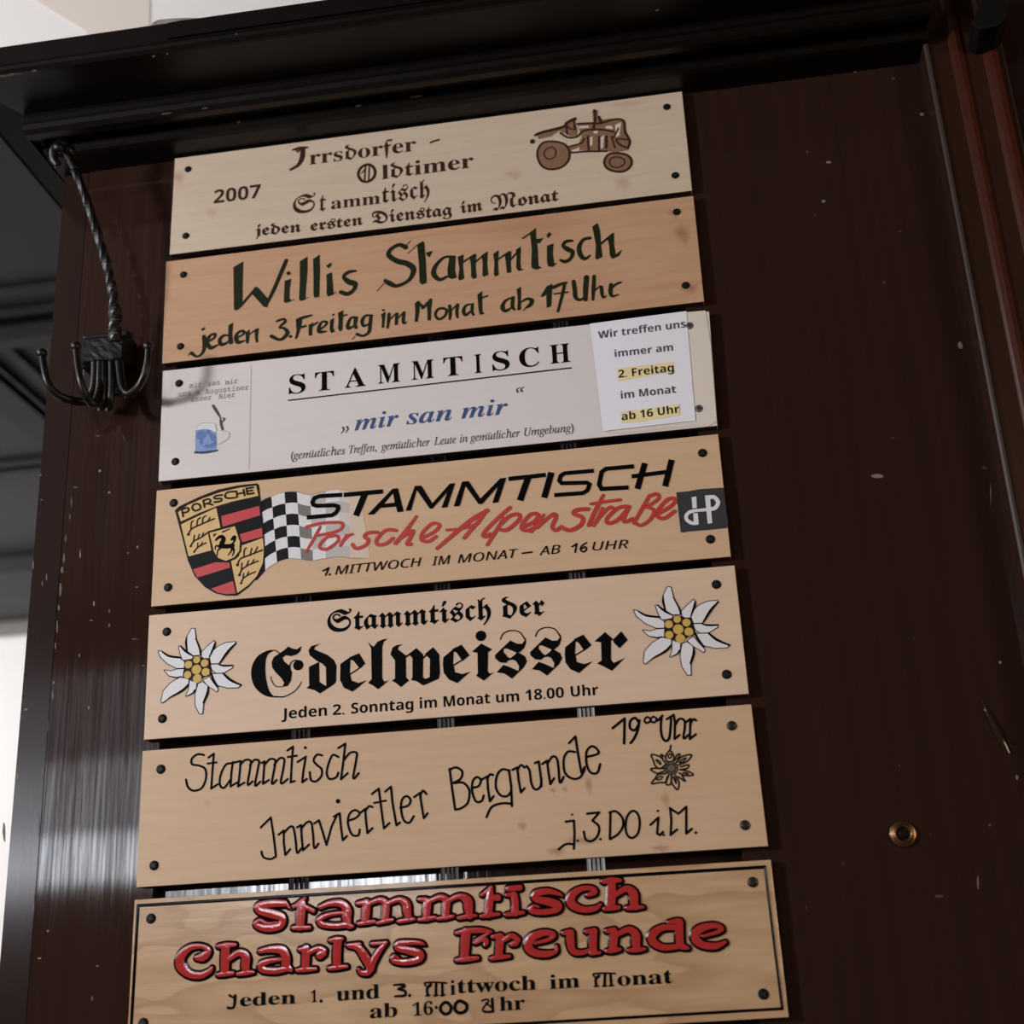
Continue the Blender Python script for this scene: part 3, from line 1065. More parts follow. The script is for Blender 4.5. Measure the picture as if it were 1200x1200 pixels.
k.draw(BU, '''c16 290,345 200,355 152,420 155,500 200,570 280,590 370,565 425,500 425,420 380,365
c9 270,395 220,420 210,470 250,500 300,480 310,425
c18 850,448 780,455 738,510 755,575 830,608 910,605 968,560 972,500 925,460
c10 850,480 790,500 790,550 840,575 900,555 915,510
s26 150,280 200,262 270,245 380,215 410,180 480,145
d22 105,345
l20 130,290 160,275
s18 500,190 600,185 700,185 830,150 905,165 920,260 960,340 945,400
s20 655,75 655,160 640,240
d14 650,75
l24 690,130 710,185
l14 430,390 540,360 560,320
s14 440,445 540,435 620,432 760,430
l16 590,300 600,420
l14 690,300 690,420
l20 755,300 755,400
l12 800,300 830,400
s16 350,270 420,310 500,300 560,250 700,240 820,260
l12 850,320 940,330
s14 840,330 870,370 930,400
s10 400,190 430,230 480,240
l14 400,180 410,280
l14 470,160 480,240
l12 820,310 860,230''', extra=4)
put(k, 'tractor_drawing', 0, 'small burnt drawing of an old tractor')

# --- 2: green brush lettering
GR = M['green']
k = Ink().crop(260, 290, 7.0588)
k.draw(GR, '''p 95,165 178,115 172,340 172,440 165,490 125,522 100,515 98,340
l22 160,480 275,345
p 240,375 275,325 300,330 395,440 375,498 345,490
v 368,475,26 430,350,32 490,210,34 532,110,34
p 520,275 575,260 562,340 560,420 578,440 530,460 512,450
p 530,210 555,195 575,215 548,234
p 645,115 710,75 708,200 700,300 692,400 692,432 650,445 638,430 645,280
p 755,95 810,60 812,200 806,408 770,418 758,395 758,250
p 865,225 910,205 918,300 925,390 878,408 865,380 868,300
p 862,150 905,125 908,150 880,175
v 1110,195,18 1050,205,32 1008,242,30 1050,285,48 1100,302,46 1092,350,32 1040,385,38 985,370,36
l6 540,455 600,432
l6 655,440 715,412
l6 880,400 945,372''')
put(k, 'lettering', 1)
k = Ink().crop(430, 260, 7.0588)
k.draw(GR, '''v 320,212,42 268,190,34 198,228,34 182,278,42 250,325,46 335,348,50 385,395,48 350,480,32 250,530,32 185,508,44 150,485,28
l7 150,500 85,572
l7 320,200 362,158
p 415,190 460,160 475,170 488,340 495,505 455,520 435,500 430,340
p 485,255 545,240 518,295 498,280
l7 340,262 415,192
v 720,290,24 640,295,24 572,360,34 552,430,44 600,478,34 660,455,24
p 680,300 735,280 728,400 745,462 700,475 672,460 665,400
p 750,290 800,270 795,370 805,470 770,487 755,470 765,380
l16 800,330 890,272
p 850,290 905,265 900,360 908,460 880,475 862,455 860,360
l16 900,330 988,258
p 950,275 1000,245 995,350 1005,440 965,455 955,440 958,350
p 1045,265 1090,235 1085,340 1090,440 1060,455 1050,430 1055,340
l16 1085,310 1175,250
p 1140,270 1195,240 1190,340 1195,418 1158,425 1148,330
l16 1185,318 1262,232''')
k.crop(580, 250, 7.0588)
k.draw(GR, '''p 172,302 215,275 210,400 215,458 242,465 195,480 175,450 180,360
p 290,160 340,120 340,190 355,300 360,435 388,450 345,468 305,455 300,420 305,300
p 335,215 402,205 372,248 345,248
p 220,208 290,160 290,175 232,215
p 430,270 485,250 478,330 490,415 518,408 480,445 440,440 430,400
p 425,182 450,155 470,175 440,207
v 638,228,24 588,235,30 565,268,32 605,300,44 642,322,38 628,372,30 585,400,34 545,390,26
v 785,205,30 728,222,30 695,290,38 715,358,40 750,375,30 788,348,12
p 805,110 850,80 870,150 880,290 890,360 845,385 830,370 835,260
l20 880,250 975,172
p 930,200 985,165 985,260 1000,340 1052,298 1030,350 970,378 950,350 945,270''')
put(k, 'lettering', 1)
k = Ink().crop(215, 340, 7.0588)
k.draw(GR, '''v 170,385,34 174,430,34 170,490,30 150,530,22 110,550,20 68,522,32
l8 60,515 40,540
p 145,322 180,305 175,330 152,338
v 208,425,16 255,395,20 262,365,24 228,372,22 200,410,32 200,450,34 230,478,34 288,452,12
v 372,375,16 330,378,24 300,415,32 318,452,30 370,430,18
p 372,292 412,268 405,360 412,440 385,452 370,430 370,360
v 440,398,14 492,368,18 498,340,24 458,348,22 435,388,34 452,432,34 510,418,10
p 512,350 550,325 545,400 540,440 518,442
l12 545,368 605,322
p 588,336 625,312 615,390 622,430 600,437 592,400
v 772,258,18 828,240,22 840,264,26 795,308,18 835,318,24 860,358,36 802,410,26 728,382,32
d14 886,384
p 930,240 985,225 975,300 945,395 922,408 935,330
v 958,238,26 1010,222,24 1062,208,14
l20 975,308 1010,298
p 1035,290 1075,265 1065,330 1065,375 1035,378
l16 1065,298 1108,268''')
k.crop(360, 330, 7.0588)
k.draw(GR, '''v 105,398,14 152,362,20 160,335,22 122,335,20 100,372,30 102,415,34 162,412,10
p 190,320 222,300 215,380 230,415 200,427 185,400
d9 215,275
p 255,260 300,235 295,320 292,398 270,415 255,390 260,320
l12 290,285 328,275
v 408,295,16 365,300,20 338,350,30 342,388,30 385,368,14
p 385,305 422,290 410,360 422,385 395,395 380,370
v 535,280,18 480,285,22 455,328,30 468,368,24 508,352,14
v 527,288,28 520,360,30 510,418,28 462,450,22 412,436,26
l6 400,450 372,480
p 612,270 650,250 640,330 637,380 615,385 620,320
d11 630,238
v 677,270,26 672,330,26 665,382,20
l12 680,318 732,268
v 742,268,26 737,350,26
l12 745,308 792,262
v 800,258,26 795,330,26 805,346,18 826,335,6
p 890,180 930,160 930,230 915,330 888,337 895,260
l24 915,172 960,214
l24 955,220 1022,152
p 990,200 1035,142 1025,230 1022,322 995,322 995,260
c22 1125,222 1080,232 1060,278 1090,312 1138,285 1152,240''')
k.crop(490, 315, 7.0588)
k.draw(GR, '''v 260,308,26 265,370,28 262,418,18
l12 270,350 320,298
v 326,298,26 320,360,26 326,402,20
v 440,295,14 400,302,20 375,345,28 392,383,26 436,352,14
v 450,295,24 445,350,26 457,382,20
p 490,215 530,185 530,270 530,348 548,375 510,382 500,340
l14 520,245 572,225
v 775,240,16 722,265,22 697,318,36 722,350,30 768,325,14
v 785,240,28 780,310,30 797,340,18
p 815,170 850,150 850,240 850,340 820,345 825,250
v 855,275,14 900,250,24 940,262,34 928,298,34 890,325,14
l7 890,325 868,348''')
k.crop(580, 310, 7.0588)
k.draw(GR, '''p 375,268 430,180 475,160 470,260 465,345 428,362 425,250 400,268
v 485,190,32 540,165,28 592,150,18
v 577,163,26 555,260,26 520,390,20
l14 490,245 602,230
v 650,140,32 660,210,36 667,270,34 700,295,24 742,270,18
v 757,108,44 750,200,42 748,292,34
v 820,98,28 815,200,32 810,292,20
l12 820,220 872,178
v 880,188,28 885,240,28 897,274,20 922,260,8
v 960,168,32 955,230,34 972,264,22 1020,250,12
v 965,200,16 1000,165,20 1042,148,16''')
put(k, 'lettering', 1)

# --- 3: printed sheet
IK = M['ink']
k = Ink().crop(0, 0, 1)
for ch, xa, xb, y in (('S', 338.5, 358, 462), ('T', 369, 391.3, 458.8), ('A', 404, 428.5, 454.8), ('M', 443, 469, 450), ('M', 482.5, 508.6, 445.6),
                      ('T', 520, 542.4, 441.4), ('I', 556.6, 564.6, 437.6), ('S', 577.3, 597.5, 434.8), ('C', 609, 632.5, 431), ('H', 645, 668.6, 426.6)):
    k.text(IK, serif(ch), (xa, y), (xb, y - (xb - xa) * 0.105), 22.3)
k.draw(IK, 'l1.6 338,469.3 669.4,431.2')
put(k, 'lettering', 2)
k = Ink().crop(370, 350, 4.4444)
k.text(M['blue'], serif_bi('mir'), (202, 688), (432, 661), 84)
k.text(M['blue'], serif_bi('san'), (472, 656), (710, 632), 84)
k.text(M['blue'], serif_bi('mir'), (758, 626), (1002, 600), 84)
k.draw(M['ink_grey'], '''v 142,672,11 146,684,8 132,704,3
v 164,668,11 168,680,8 154,700,3
v 1064,462,3 1048,474,8 1052,486,11
v 1086,459,3 1070,471,8 1074,483,11''')
put(k, 'lettering', 2, 'blue italic lettering')
k = Ink().crop(0, 0, 1)
L3 = [('(gemutliches', 341, 404.5), ('Treffen,', 409, 441.5), ('gemutlicher', 446.5, 504), ('Leute', 508.5, 534.5), ('in', 539, 548), ('gemutlicher', 551, 609.5), ('Umgebung)', 614.5, 672.5)]
for s_, xa, xb in L3:
    yy = lambda x: 538.6 - (x - 341) * 0.1003
    k.text(M['ink_grey'], serif_it(s_), (xa, yy(xa)), (xb, yy(xb)), 9.2, bold=0.004)
    if 'gemu' in s_:
        ux = xa + (xb - xa) * (0.37 if s_[0] == '(' else 0.35)
        k.draw(M['ink_grey'], 'd0.7 %.1f,%.1f %.1f,%.1f' % (ux, yy(ux) - 7.6, ux + 2.7, yy(ux) - 7.9))
put(k, 'lettering', 2)
k = Ink().crop(185, 430, 7.5)
k.text(M['ink_dim'], mono('mir'), (275, 188), (385, 172), 48)
k.text(M['ink_dim'], mono('san'), (440, 170), (545, 155), 48)
k.text(M['ink_dim'], mono('mir'), (592, 158), (702, 142), 48)
k.text(M['ink_dim'], mono('uns'), (178, 262), (290, 250), 48)
k.text(M['ink_dim'], mono('s'), (338, 246), (366, 242), 48)
k.text(M['ink_dim'], mono('Augustiner'), (415, 240), (798, 198), 48)
k.text(M['ink_dim'], mono('unser'), (290, 308), (472, 286), 48)
k.text(M['ink_dim'], mono('Bier'), (535, 282), (680, 262), 48)
put(k, 'lettering', 2, 'faded grey typewriter lettering')
k = Ink().crop(185, 430, 7.5)
k.draw(M['white'], 'p 345,530 365,500 430,490 500,500 515,560 500,580 350,560')
k.draw(M['blue_mid'], 'p 332,560 400,545 450,550 512,578 518,660 512,720 420,745 330,745 328,650')
k.draw(M['blue_soft'], '''q 340,590 385,560 420,575 425,610 390,640 345,630
q 430,555 465,560 460,590 430,590
q 375,640 400,630 395,680 370,680
q 410,690 470,675 505,640 510,690 470,710 420,712
q 460,590 505,600 510,640 470,650''')
k.draw(M['navy'], 'v 328,752,20 420,752,22 520,734,18')
k.draw(M['fade2'], '''s7 342,540 362,505 430,492 500,502 516,565
s9 560,562 618,572 628,612 590,650 530,682''')
k.draw(M['ink_grey'], '''v 486,342,24 520,395,24 548,440,14
v 550,450,12 556,500,22 570,548,22
l13 560,490 590,458 575,450''')
put(k, 'mug_print', 2, 'faded print of a blue beer mug with hinged lid')
k = Ink().crop(0, 0, 1)
k.draw(M['fade3'], 'l1.0 294.2,428 291.6,550.5')
put(k, 'sheet_fold', 2)
# laminated right end of the sheet, curling at its lower corner, and the taped note
k = Ink(y=-0.0006).crop(690, 360, 7.742)
k.draw(M['card'], 'p 880,48 1060,32 1105,330 1160,1040 1080,1082 960,1075 300,1145 130,1130 60,640 0,165')
o = put(k, 'sheet_end', 2, 'cream end of the sheet around the note')
nt_ = MB()
k = Ink(y=-0.0012).crop(690, 360, 7.742)
cor = [k.P(*q) for q in ((10, 155), (885, 40), (968, 1035), (130, 1132))]
rows = []
for j in range(9):
    v = j / 8
    row = []
    for i in range(9):
        u = i / 8
        p = (cor[0] * (1 - u) + cor[1] * u) * (1 - v) + (cor[3] * (1 - u) + cor[2] * u) * v
        p.y = -0.0012 - 0.0010 * (math.sin(u * math.pi) * 0.3 + max(0, v - 0.7) ** 2 * 8 * (1 - u * 0.5))
        row.append(p)
    rows.append(row)
nt_.grid(rows, M['paper'])
note = nt_.build('paper_note', S[2], S[2].location, fix=False)
note['label'] = 'cool white taped note with dark printed lines'
k = Ink(y=-0.0017).crop(690, 360, 7.742)
k.draw(M['marker'], 'p 255,562 770,500 775,590 268,678')
hl = k.build('marker_stripe', note, S[2].location, fix=False)
k = Ink(y=-0.0021).crop(690, 360, 7.742)
k.draw(M['marker'], 'p 292,958 822,888 826,985 520,1040 300,1062')
k.build('marker_stripe', note, S[2].location, fix=False)
for s_, a_, b_, cp, yy in (('Wir treffen uns', (88, 292), (880, 188), 64, -.0018), ('immer am', (238, 460), (766, 400), 64, -.0018), ('2. Freitag', (272, 648), (772, 588), 68, -.0020),
                           ('im Monat', (294, 838), (792, 782), 66, -.0019), ('ab 16 Uhr', (302, 1036), (822, 964), 68, -.0024)):
    k = Ink(y=yy).crop(690, 360, 7.742)
    k.text(M['ink_grey'] if yy not in (-.0020, -.0024) else M['crest_brown'], sans(s_), a_, b_, cp, bold=-0.006)
    k.build('lettering', note, S[2].location, fix=False)

# --- 4: crest, chequered flag, script
k = Ink(y=-0.0002).crop(290, 560, 6.6667)
# column edges of the waving flag, top and bottom points
ED = [((100, 186), (138, 725)), ((187, 146), (232, 660)), ((290, 115), (322, 632)), ((386, 110), (420, 635)), ((490, 135), (513, 648)), ((612, 108), (612, 630)), ((716, 96), (716, 616)), ((800, 112), (800, 626)), ((880, 140), (960, 628))]
COLR = [['crest_black', 'white'] * 3, ['white', 'crest_black'] * 3, ['crest_black', 'white'] * 3, ['white', 'fade1'] * 3,
        ['fade2', 'white'] * 3, ['white', 'fade2'] * 3, ['fade3', 'fade2'] * 3, ['fade4'] * 6]
for ci in range(8):
    (a0, b0), (a1, b1) = ED[ci], ED[ci + 1]
    for r in range(6):
        def pt(e, t):
            return (e[0][0] + (e[1][0] - e[0][0]) * t, e[0][1] + (e[1][1] - e[0][1]) * t)
        q = []
        for tt, rev in ((r / 6, 0), ((r + 1) / 6, 1)):
            p, s_ = pt(ED[ci], tt), pt(ED[ci + 1], tt)
            row = [(p[0] + (s_[0] - p[0]) * u / 4, p[1] + (s_[1] - p[1]) * u / 4 + (-6 if ci < 3 else (5 if ci == 3 else -4)) * math.sin(math.pi * u / 4)) for u in range(5)]
            q += row[::-1] if rev else row
        k.face([k.P(*p) for p in q], M[COLR[ci][r]])
k.draw(M['crest_black'], 'p 60,640 136,600 140,725 75,800 40,800')
k.draw(M['fade1'], '''s3 100,186 187,146 290,113 386,109 440,122 490,135 550,118 612,108
s3 140,725 232,660 322,632 420,637 513,648 612,630 716,617 800,626 900,630''')
put(k, 'chequered_flag', 3, 'black and white chequered flag fading to the right')
k = Ink(y=-0.0005).crop(185, 565, 8)
BK, GO, RE, BW = M['crest_black'], M['crest_gold'], M['crest_red'], M['crest_brown']
k.draw(BW, '''p 160,266 202,228 280,190 400,135 560,72 750,32 930,12 948,30 962,150 986,350 1003,560 1003,700 978,800 932,893 852,985 742,1066 640,1066 540,1044 440,984 345,880 284,740 224,500 170,300''')
k.draw(BK, '''p 215,395 560,240 945,140 962,250 985,400 994,560 994,700 970,800 925,888 846,976 740,1056 640,1054 545,1034 448,976 354,876 294,740 234,500''')
k.draw(GO, '''p 190,285 280,218 430,152 600,92 760,56 922,34 944,128 860,148 700,182 560,224 400,286 218,370
p 218,398 400,310 548,242 588,428 470,462 502,640 290,698
p 688,742 760,700 790,595 985,525 995,640 985,760 930,880 850,965 745,1042''')
k.draw(RE, '''p 595,320 950,224 960,312 608,420
p 768,490 975,430 985,512 790,565
p 330,820 540,752 672,755 678,802 372,896
p 500,1000 705,928 732,1045 640,1052 560,1036''')
k.draw(BW, 'l8 745,1050 684,745; l8 592,430 556,228; l7 790,570 988,518')
crest = put(k, 'crest', 3, 'gold, black and red shield crest')
k = Ink(y=-0.0008).crop(185, 565, 8)
k.draw(BW, '''l13 240,325 228,265; s13 224,260 275,243 292,262 275,282 238,290
c13 335,215 375,205 400,225 395,255 350,270 325,245
l13 440,235 428,175; s13 426,176 475,160 496,176 480,198 438,208; l13 465,202 515,215
s13 604,122 550,130 528,146 545,158 590,156 600,168 585,182 530,190
s13 722,90 660,97 632,125 650,152 728,148
l13 746,142 738,86; l13 815,127 804,72; l12 742,114 810,100
l13 842,115 832,62; l13 830,62 896,52; l13 842,115 902,106; l12 838,88 888,80''', extra=5)
k.build('lettering', crest, S[3].location, fix=False)
k = Ink(y=-0.0008).crop(185, 565, 8)
k.draw(BW, '''s11 286,492 320,440 400,400 530,345; s9 312,448 316,385 332,365; s9 368,415 374,358 400,335; s9 420,395 425,340 450,318; s9 470,372 490,335
d12 288,492
s10 308,602 340,555 400,525 462,480; s8 335,558 345,500; s8 375,540 390,490; s8 412,518 428,478; d9 310,602
s9 340,657 380,610 452,572; s7 373,618 376,575; s7 405,600 418,565; d8 342,655''', extra=4)
k.build('antler', crest, S[3].location, fix=False)
k = Ink(y=-0.0008).crop(185, 565, 8)
k.draw(BW, '''s11 745,782 775,722 850,690 982,638; s9 808,705 812,640 830,618; s9 865,690 882,622; s9 905,672 936,610; d12 748,778
s10 765,876 790,822 850,780 942,742; s9 785,822 790,760; s9 830,795 852,738; s9 880,770 902,728; d11 766,872
s9 780,952 800,908 850,872 916,842; s8 800,908 806,858; s8 835,882 852,842; d9 782,950''', extra=4)
k.build('antler', crest, S[3].location, fix=False)
k = Ink(y=-0.0009).crop(185, 565, 8)
k.draw(BW, 'p 468,466 736,398 788,560 782,652 732,722 642,758 558,728 512,662')
k.draw(GO, 'p 486,478 724,416 770,560 766,646 720,706 640,740 568,712 530,655')
k.draw(BW, 'p 520,490 560,478 545,500 525,520; p 600,465 690,430 680,445 610,480')
shd = k.build('inner_shield', crest, S[3].location, fix=False)
k = Ink(y=-0.0012).crop(185, 565, 8)
k.draw(M['ink'], '''v 545,548,16 575,520,28 605,515,34 618,540,40 605,575,46 598,602,48
v 590,602,42 650,605,42 702,598,42
v 700,610,26 690,650,14 662,688,9; v 712,625,20 715,660,13 700,695,9
v 582,610,20 548,600,12 540,635,8; v 588,620,18 562,650,12 560,692,9
v 690,590,14 718,560,18 722,515,30 697,540,24''')
ho = k.build('horse_emblem', crest, S[3].location, fix=False)
k = Ink(y=-0.0006).crop(350, 530, 4.8)
k.draw(IK, '''b24 246,240 118,248 90,258 78,282 84,296 102,302 200,299 222,306 224,318 210,342 188,355 46,368
b26 254,241 474,221; b35 372,236 323,358
p 388,352 528,206 558,203 590,334 556,338 548,306 460,314 424,350
p 485,290 544,284 534,232
p 602,330 655,190 690,188 752,288 850,178 880,174 836,310 804,313 838,222 752,318 738,318 664,212 632,328
p 872,306 920,166 956,163 1022,262 1134,148 1168,144 1122,283 1090,286 1122,192 1032,292 1012,292 938,190 906,303''')
k.draw(M['board_wood'], 'p 484,290 541,284 531,234')
k.crop(570, 530, 4.8)
k.draw(IK, '''b25 124,151 334,128; b36 236,140 189,272
b35 366,114 325,257
b24 604,105 440,119 418,133 410,160 424,175 565,172 580,182 568,215 544,230 382,242
b25 830,80 672,94 648,112 634,182 648,207 800,199
b33 891,62 849,207; b25 817,137 1010,112; b34 1042,43 1005,193''')
put(k, 'lettering', 3)
k = Ink(y=-0.0007).crop(350, 530, 4.8)
RD_ = M['red']
k.draw(RD_, '''s17 45,420 130,400 220,395 248,405 235,435 180,455 100,470; v 122,420,14 90,480,18 42,562,14
s18 185,460 130,505 120,538 160,545 222,500 215,470 180,475
s18 235,525 270,468; s16 252,500 285,468 302,462
s20 442,450 390,455 370,475 392,495 375,525 325,542 303,520
c1 0,0 1,0 1,1
s20 548,440 490,440 440,490 445,520 490,515 530,485
v 662,362,16 605,440,22 545,512,24; s22 565,488 640,442 628,480 610,515 630,518
s20 690,485 760,450 792,412 752,402 700,450 690,492 730,502 772,475
v 1062,328,22 960,390,26 778,542,20; s22 1052,330 1020,380 975,430 932,482; s16 833,438 920,430 1012,400'''.replace('c1 0,0 1,0 1,1\n', ''))
k.crop(570, 530, 4.8)
k.draw(RD_, '''s22 132,312 50,385 -15,455 -8,476 22,460
v 98,372,20 50,450,22 4,522,18; s22 85,402 130,360 180,350 182,382 120,435 85,438
s22 205,422 270,390 290,352 250,350 205,400 200,432 240,440 292,408
v 322,352,16 280,410,22 252,448,18; s22 282,425 370,352 390,366 370,420 390,440 422,420
s24 572,320 512,325 490,345 540,370 530,410 470,440 428,425
v 657,243,18 612,330,24 575,412,22; s18 588,292 660,280 752,268
s22 652,318 630,370 602,412; s20 630,372 690,312 715,318
s22 792,305 740,315 680,370 685,400 740,380 802,310; s22 802,308 772,370 780,392 822,375
v 918,245,20 880,310,22 828,400,18; s20 912,250 958,235 967,262 905,308; s20 905,310 942,328 920,380 870,412 843,402
s22 965,347 1040,302 1064,266 1022,265 970,320 960,360 1000,372 1057,333''')
put(k, 'lettering', 3, 'red brush script')
k = Ink(y=-0.0006).crop(350, 530, 4.8)
k.draw(IK, 'l9 138,668 170,650 152,692; d6 175,688')
for s_, a_, b_ in (('MITTWOCH', (205, 690), (692, 640)), ('IM', (750, 638), (856, 627)), ('MONAT', (895, 625), (1236, 592))):
    k.text(IK, sans_it(s_), a_, b_, 47)
k.crop(570, 530, 4.8)
k.draw(IK, 'l9 203,569 256,562; l9 482,532 508,515 499,563; s9 562,510 536,528 530,550 546,561 562,548 556,533 536,542')
for s_, a_, b_ in (('AB', (297, 581), (418, 568)), ('UHR', (597, 554), (800, 540))):
    k.text(IK, sans_it(s_), a_, b_, 47)
put(k, 'lettering', 3)
k = Ink(y=-0.0005).crop(780, 560, 12)
k.draw(M['sticker'], 'p 150,205 330,188 480,160 800,140 820,150 872,705 640,730 330,755 240,772 212,762')
stk = put(k, 'sticker', 3, 'dark slate square sticker with white monogram')
k = Ink(y=-0.0009).crop(780, 560, 12)
k.draw(M['white'], '''p 365,278 432,265 440,428 378,432
p 388,505 452,498 468,655 400,665
s52 440,640 370,640 300,595 290,540 330,490 400,468
l46 400,466 562,452
p 552,252 622,248 656,640 592,648
s58 600,278 680,275 732,330 735,370 700,425 650,442''')
k.build('monogram', stk, S[3].location, fix=False)

# --- 5: edelweiss and blackletter
PETAL = ['510,415 440,370 425,270 435,170 490,75 525,75 540,200 600,370 590,410', '610,420 615,375 690,300 775,230 785,255 750,360 715,450 640,450',
         '720,440 750,370 830,300 930,255 1045,245 1050,265 960,350 880,470 840,515 740,520', '735,535 830,530 880,545 1015,545 1010,570 900,635 800,640 750,600',
         '750,655 900,650 1000,740 1120,795 1080,825 950,830 830,800 770,730', '640,735 715,690 750,750 825,850 810,880 770,850 690,800',
         '575,780 630,755 690,810 690,880 640,1000 625,1160 590,1160 540,1060 535,920', '465,735 550,770 540,850 500,900 415,935 450,860',
         '450,720 445,790 370,860 250,920 115,1020 100,1000 130,870 220,770 340,700', '410,590 370,690 280,695 200,675 140,605 220,620 300,595',
         '390,575 300,580 180,520 90,430 65,360 100,365 190,420 330,450 395,500', '375,475 345,400 325,300 350,300 420,370 505,425 490,460']
d0, d1 = at(230.4, 784.7), at(794.8, 737.6)
for f_, sh in enumerate(((0, 0), (d1.x - d0.x, d1.z - d0.z))):
    k = Ink(y=-0.0003, shift=sh).crop(180, 730, 10.909)
    order = [1, 3, 5, 7, 9, 11, 0, 2, 4, 6, 8, 10]
    for q in order:
        pts = PETAL[q].split()
        loop = ' '.join(pts + [pts[0]])
        k.draw(IK, 'l20 ' + loop)
        # the heavier shaded side of each petal
        k.draw(M['white'], 'p ' + PETAL[q])
    k.draw(IK, '''v 425,180,6 418,260,22 432,370,10; v 790,250,10 770,320,24 715,440,10; v 1050,262,10 950,370,26 850,510,14; v 835,535,8 900,548,20 1005,548,12
v 890,650,8 980,728,26 1115,798,10; v 740,650,20 770,730,22 825,815,10; v 700,815,10 690,900,24 640,1020,18; v 445,790,16 370,865,24 200,960,8
v 350,690,14 290,700,12 200,680,6; v 110,370,8 200,425,22 340,445,20; v 345,300,8 420,368,24 500,420,12; v 530,860,16 500,900,10 430,935,5; v 540,200,6 590,330,14 605,410,18''', extra=5)
    fl_ = k.build('edelweiss_flower', S[4], S[4].location, fix=False)
    k = Ink(y=-0.0007, shift=sh).crop(180, 730, 10.909)
    k.draw(BW, 'q 550,425 640,450 715,470 730,560 735,660 640,700 560,770 490,730 385,705 380,640 395,560 400,495 480,470')
    k.draw(M['gold'], 'd43 553,474; d47 655,515; d50 668,628; d55 560,712; d47 437,665; d47 448,535; d60 550,597')
    k.draw(M['gold'], 'p 400,520 430,492 490,495 492,560 440,580 402,560; p 612,490 660,470 705,495 690,545 640,555 610,530; p 630,595 680,580 718,600 715,660 655,675 625,650')
    k.build('flower_centre', fl_, S[4].location, fix=False)
k = Ink().crop(375, 690, 4.4444)
k.text(IK, black('Stammtisch'), (38, 226), (892, 156), 104, bold=.006)
k.text(IK, black('der'), (950, 154), (1172, 136), 104, bold=.006)
put(k, 'lettering', 4)
k = Ink().crop(290, 730, 5)
k.draw(IK, '''q 150,158 110,165 60,195 30,245 22,300 35,360 70,405 120,432 182,437 150,425 125,390 110,330 105,270 110,210 125,180 150,165
s6 140,162 165,162 188,178
p 185,180 215,160 240,138 262,150 290,155 318,135 310,165 290,185 255,195 225,190
p 185,180 225,190 205,205 215,225 245,250 262,290 255,340 235,370 205,375 215,350 200,325 165,290 145,260 142,230 155,200
d30 298,248; s7 252,285 250,245 270,222 298,220
s5 205,375 165,370 142,338 138,315
v 160,432,8 215,432,7 270,405,6 300,375,6 316,346,5
p 360,258 420,228 422,345 440,358 465,372 425,414 395,395 346,382 362,368
p 358,160 375,135 428,122 396,140 392,155 470,188 508,218 522,250 520,340 510,358 425,414 440,362 462,372 460,260 440,240 405,222 365,190
p 545,240 605,198 600,290 610,338 652,352 700,335 655,374 615,403 565,380 543,335
p 600,200 655,178 692,240 655,264 622,222 605,216; l8 600,302 672,254
p 705,110 724,130 740,140 762,110 792,97 822,92 800,110 790,140 790,325 802,345 830,335 790,370 766,389 735,367 706,352 728,330 725,150
p 838,185 850,145 875,130 908,125 885,142 882,155 928,190 930,320 947,337 900,377 870,352 846,340 865,325 865,220; l10 925,202 960,175
p 945,182 990,147 1030,185 1028,320 1066,338 1030,367 990,342 958,335 967,320 967,208
p 1040,182 1088,142 1124,185 1128,300 1120,328 1030,367 1010,342 1068,318 1070,212; l10 1030,205 1060,178''')
k.crop(500, 730, 5)
for dx, dy in ((0, 0), (714, -59)):
    k.crop(500 + dx / 5, 730 + dy / 5, 5)
    k.draw(IK, '''p 98,202 160,150 155,235 166,288 208,300 258,285 215,322 180,353 130,332 100,292 95,245
p 150,153 205,128 252,190 210,224 175,174 155,167; l8 155,250 225,207''')
k.crop(500, 730, 5)
k.draw(IK, '''d31 318,76
p 266,168 320,121 384,155 360,172 358,285 372,298 396,288 335,339 290,310 300,295 298,175 285,174''')
for dx, dy in ((0, 0), (206, -18)):
    k.crop(500 + dx / 5, 730 + dy / 5, 5)
    k.draw(IK, '''p 490,103 452,150 450,170 475,200 490,207 522,214 480,220 465,235 430,232 402,208 400,190 430,160
p 490,103 530,122 560,122 575,102 580,85 583,115 570,150 545,172 520,172 470,150 452,152
p 530,168 575,195 588,225 570,260 500,327 538,282 542,255 525,225 490,207 518,186
p 410,290 450,246 490,260 542,284 500,327 455,297
s7 432,97 450,62 495,45 545,55 576,98''')
k.crop(500, 730, 5)
k.draw(IK, '''p 983,108 1045,54 1092,95 1080,105 1080,215 1095,235 1162,205 1120,247 1085,281 1040,257 998,238 1025,220 1022,115
p 1090,100 1140,49 1178,100 1130,149 1098,118''')
put(k, 'lettering', 4, 'heavy black blackletter word')
k = Ink().crop(290, 730, 5)
for s_, a_, b_ in (('Jeden', (200, 564), (465, 543)), ('2.', (500, 541), (568, 536)), ('Sonntag', (608, 532), (972, 505)), ('im', (1010, 502), (1110, 495))):
    k.text(IK, sans(s_), a_, b_, 60, bold=-.001)
k.crop(500, 730, 5)
for s_, a_, b_ in (('Monat', (100, 492), (372, 471)), ('um', (408, 468), (542, 459)), ('18.00', (580, 455), (805, 437)), ('Uhr', (846, 433), (1006, 422))):
    k.text(IK, sans(s_), a_, b_, 60, bold=-.001)
put(k, 'lettering', 4)

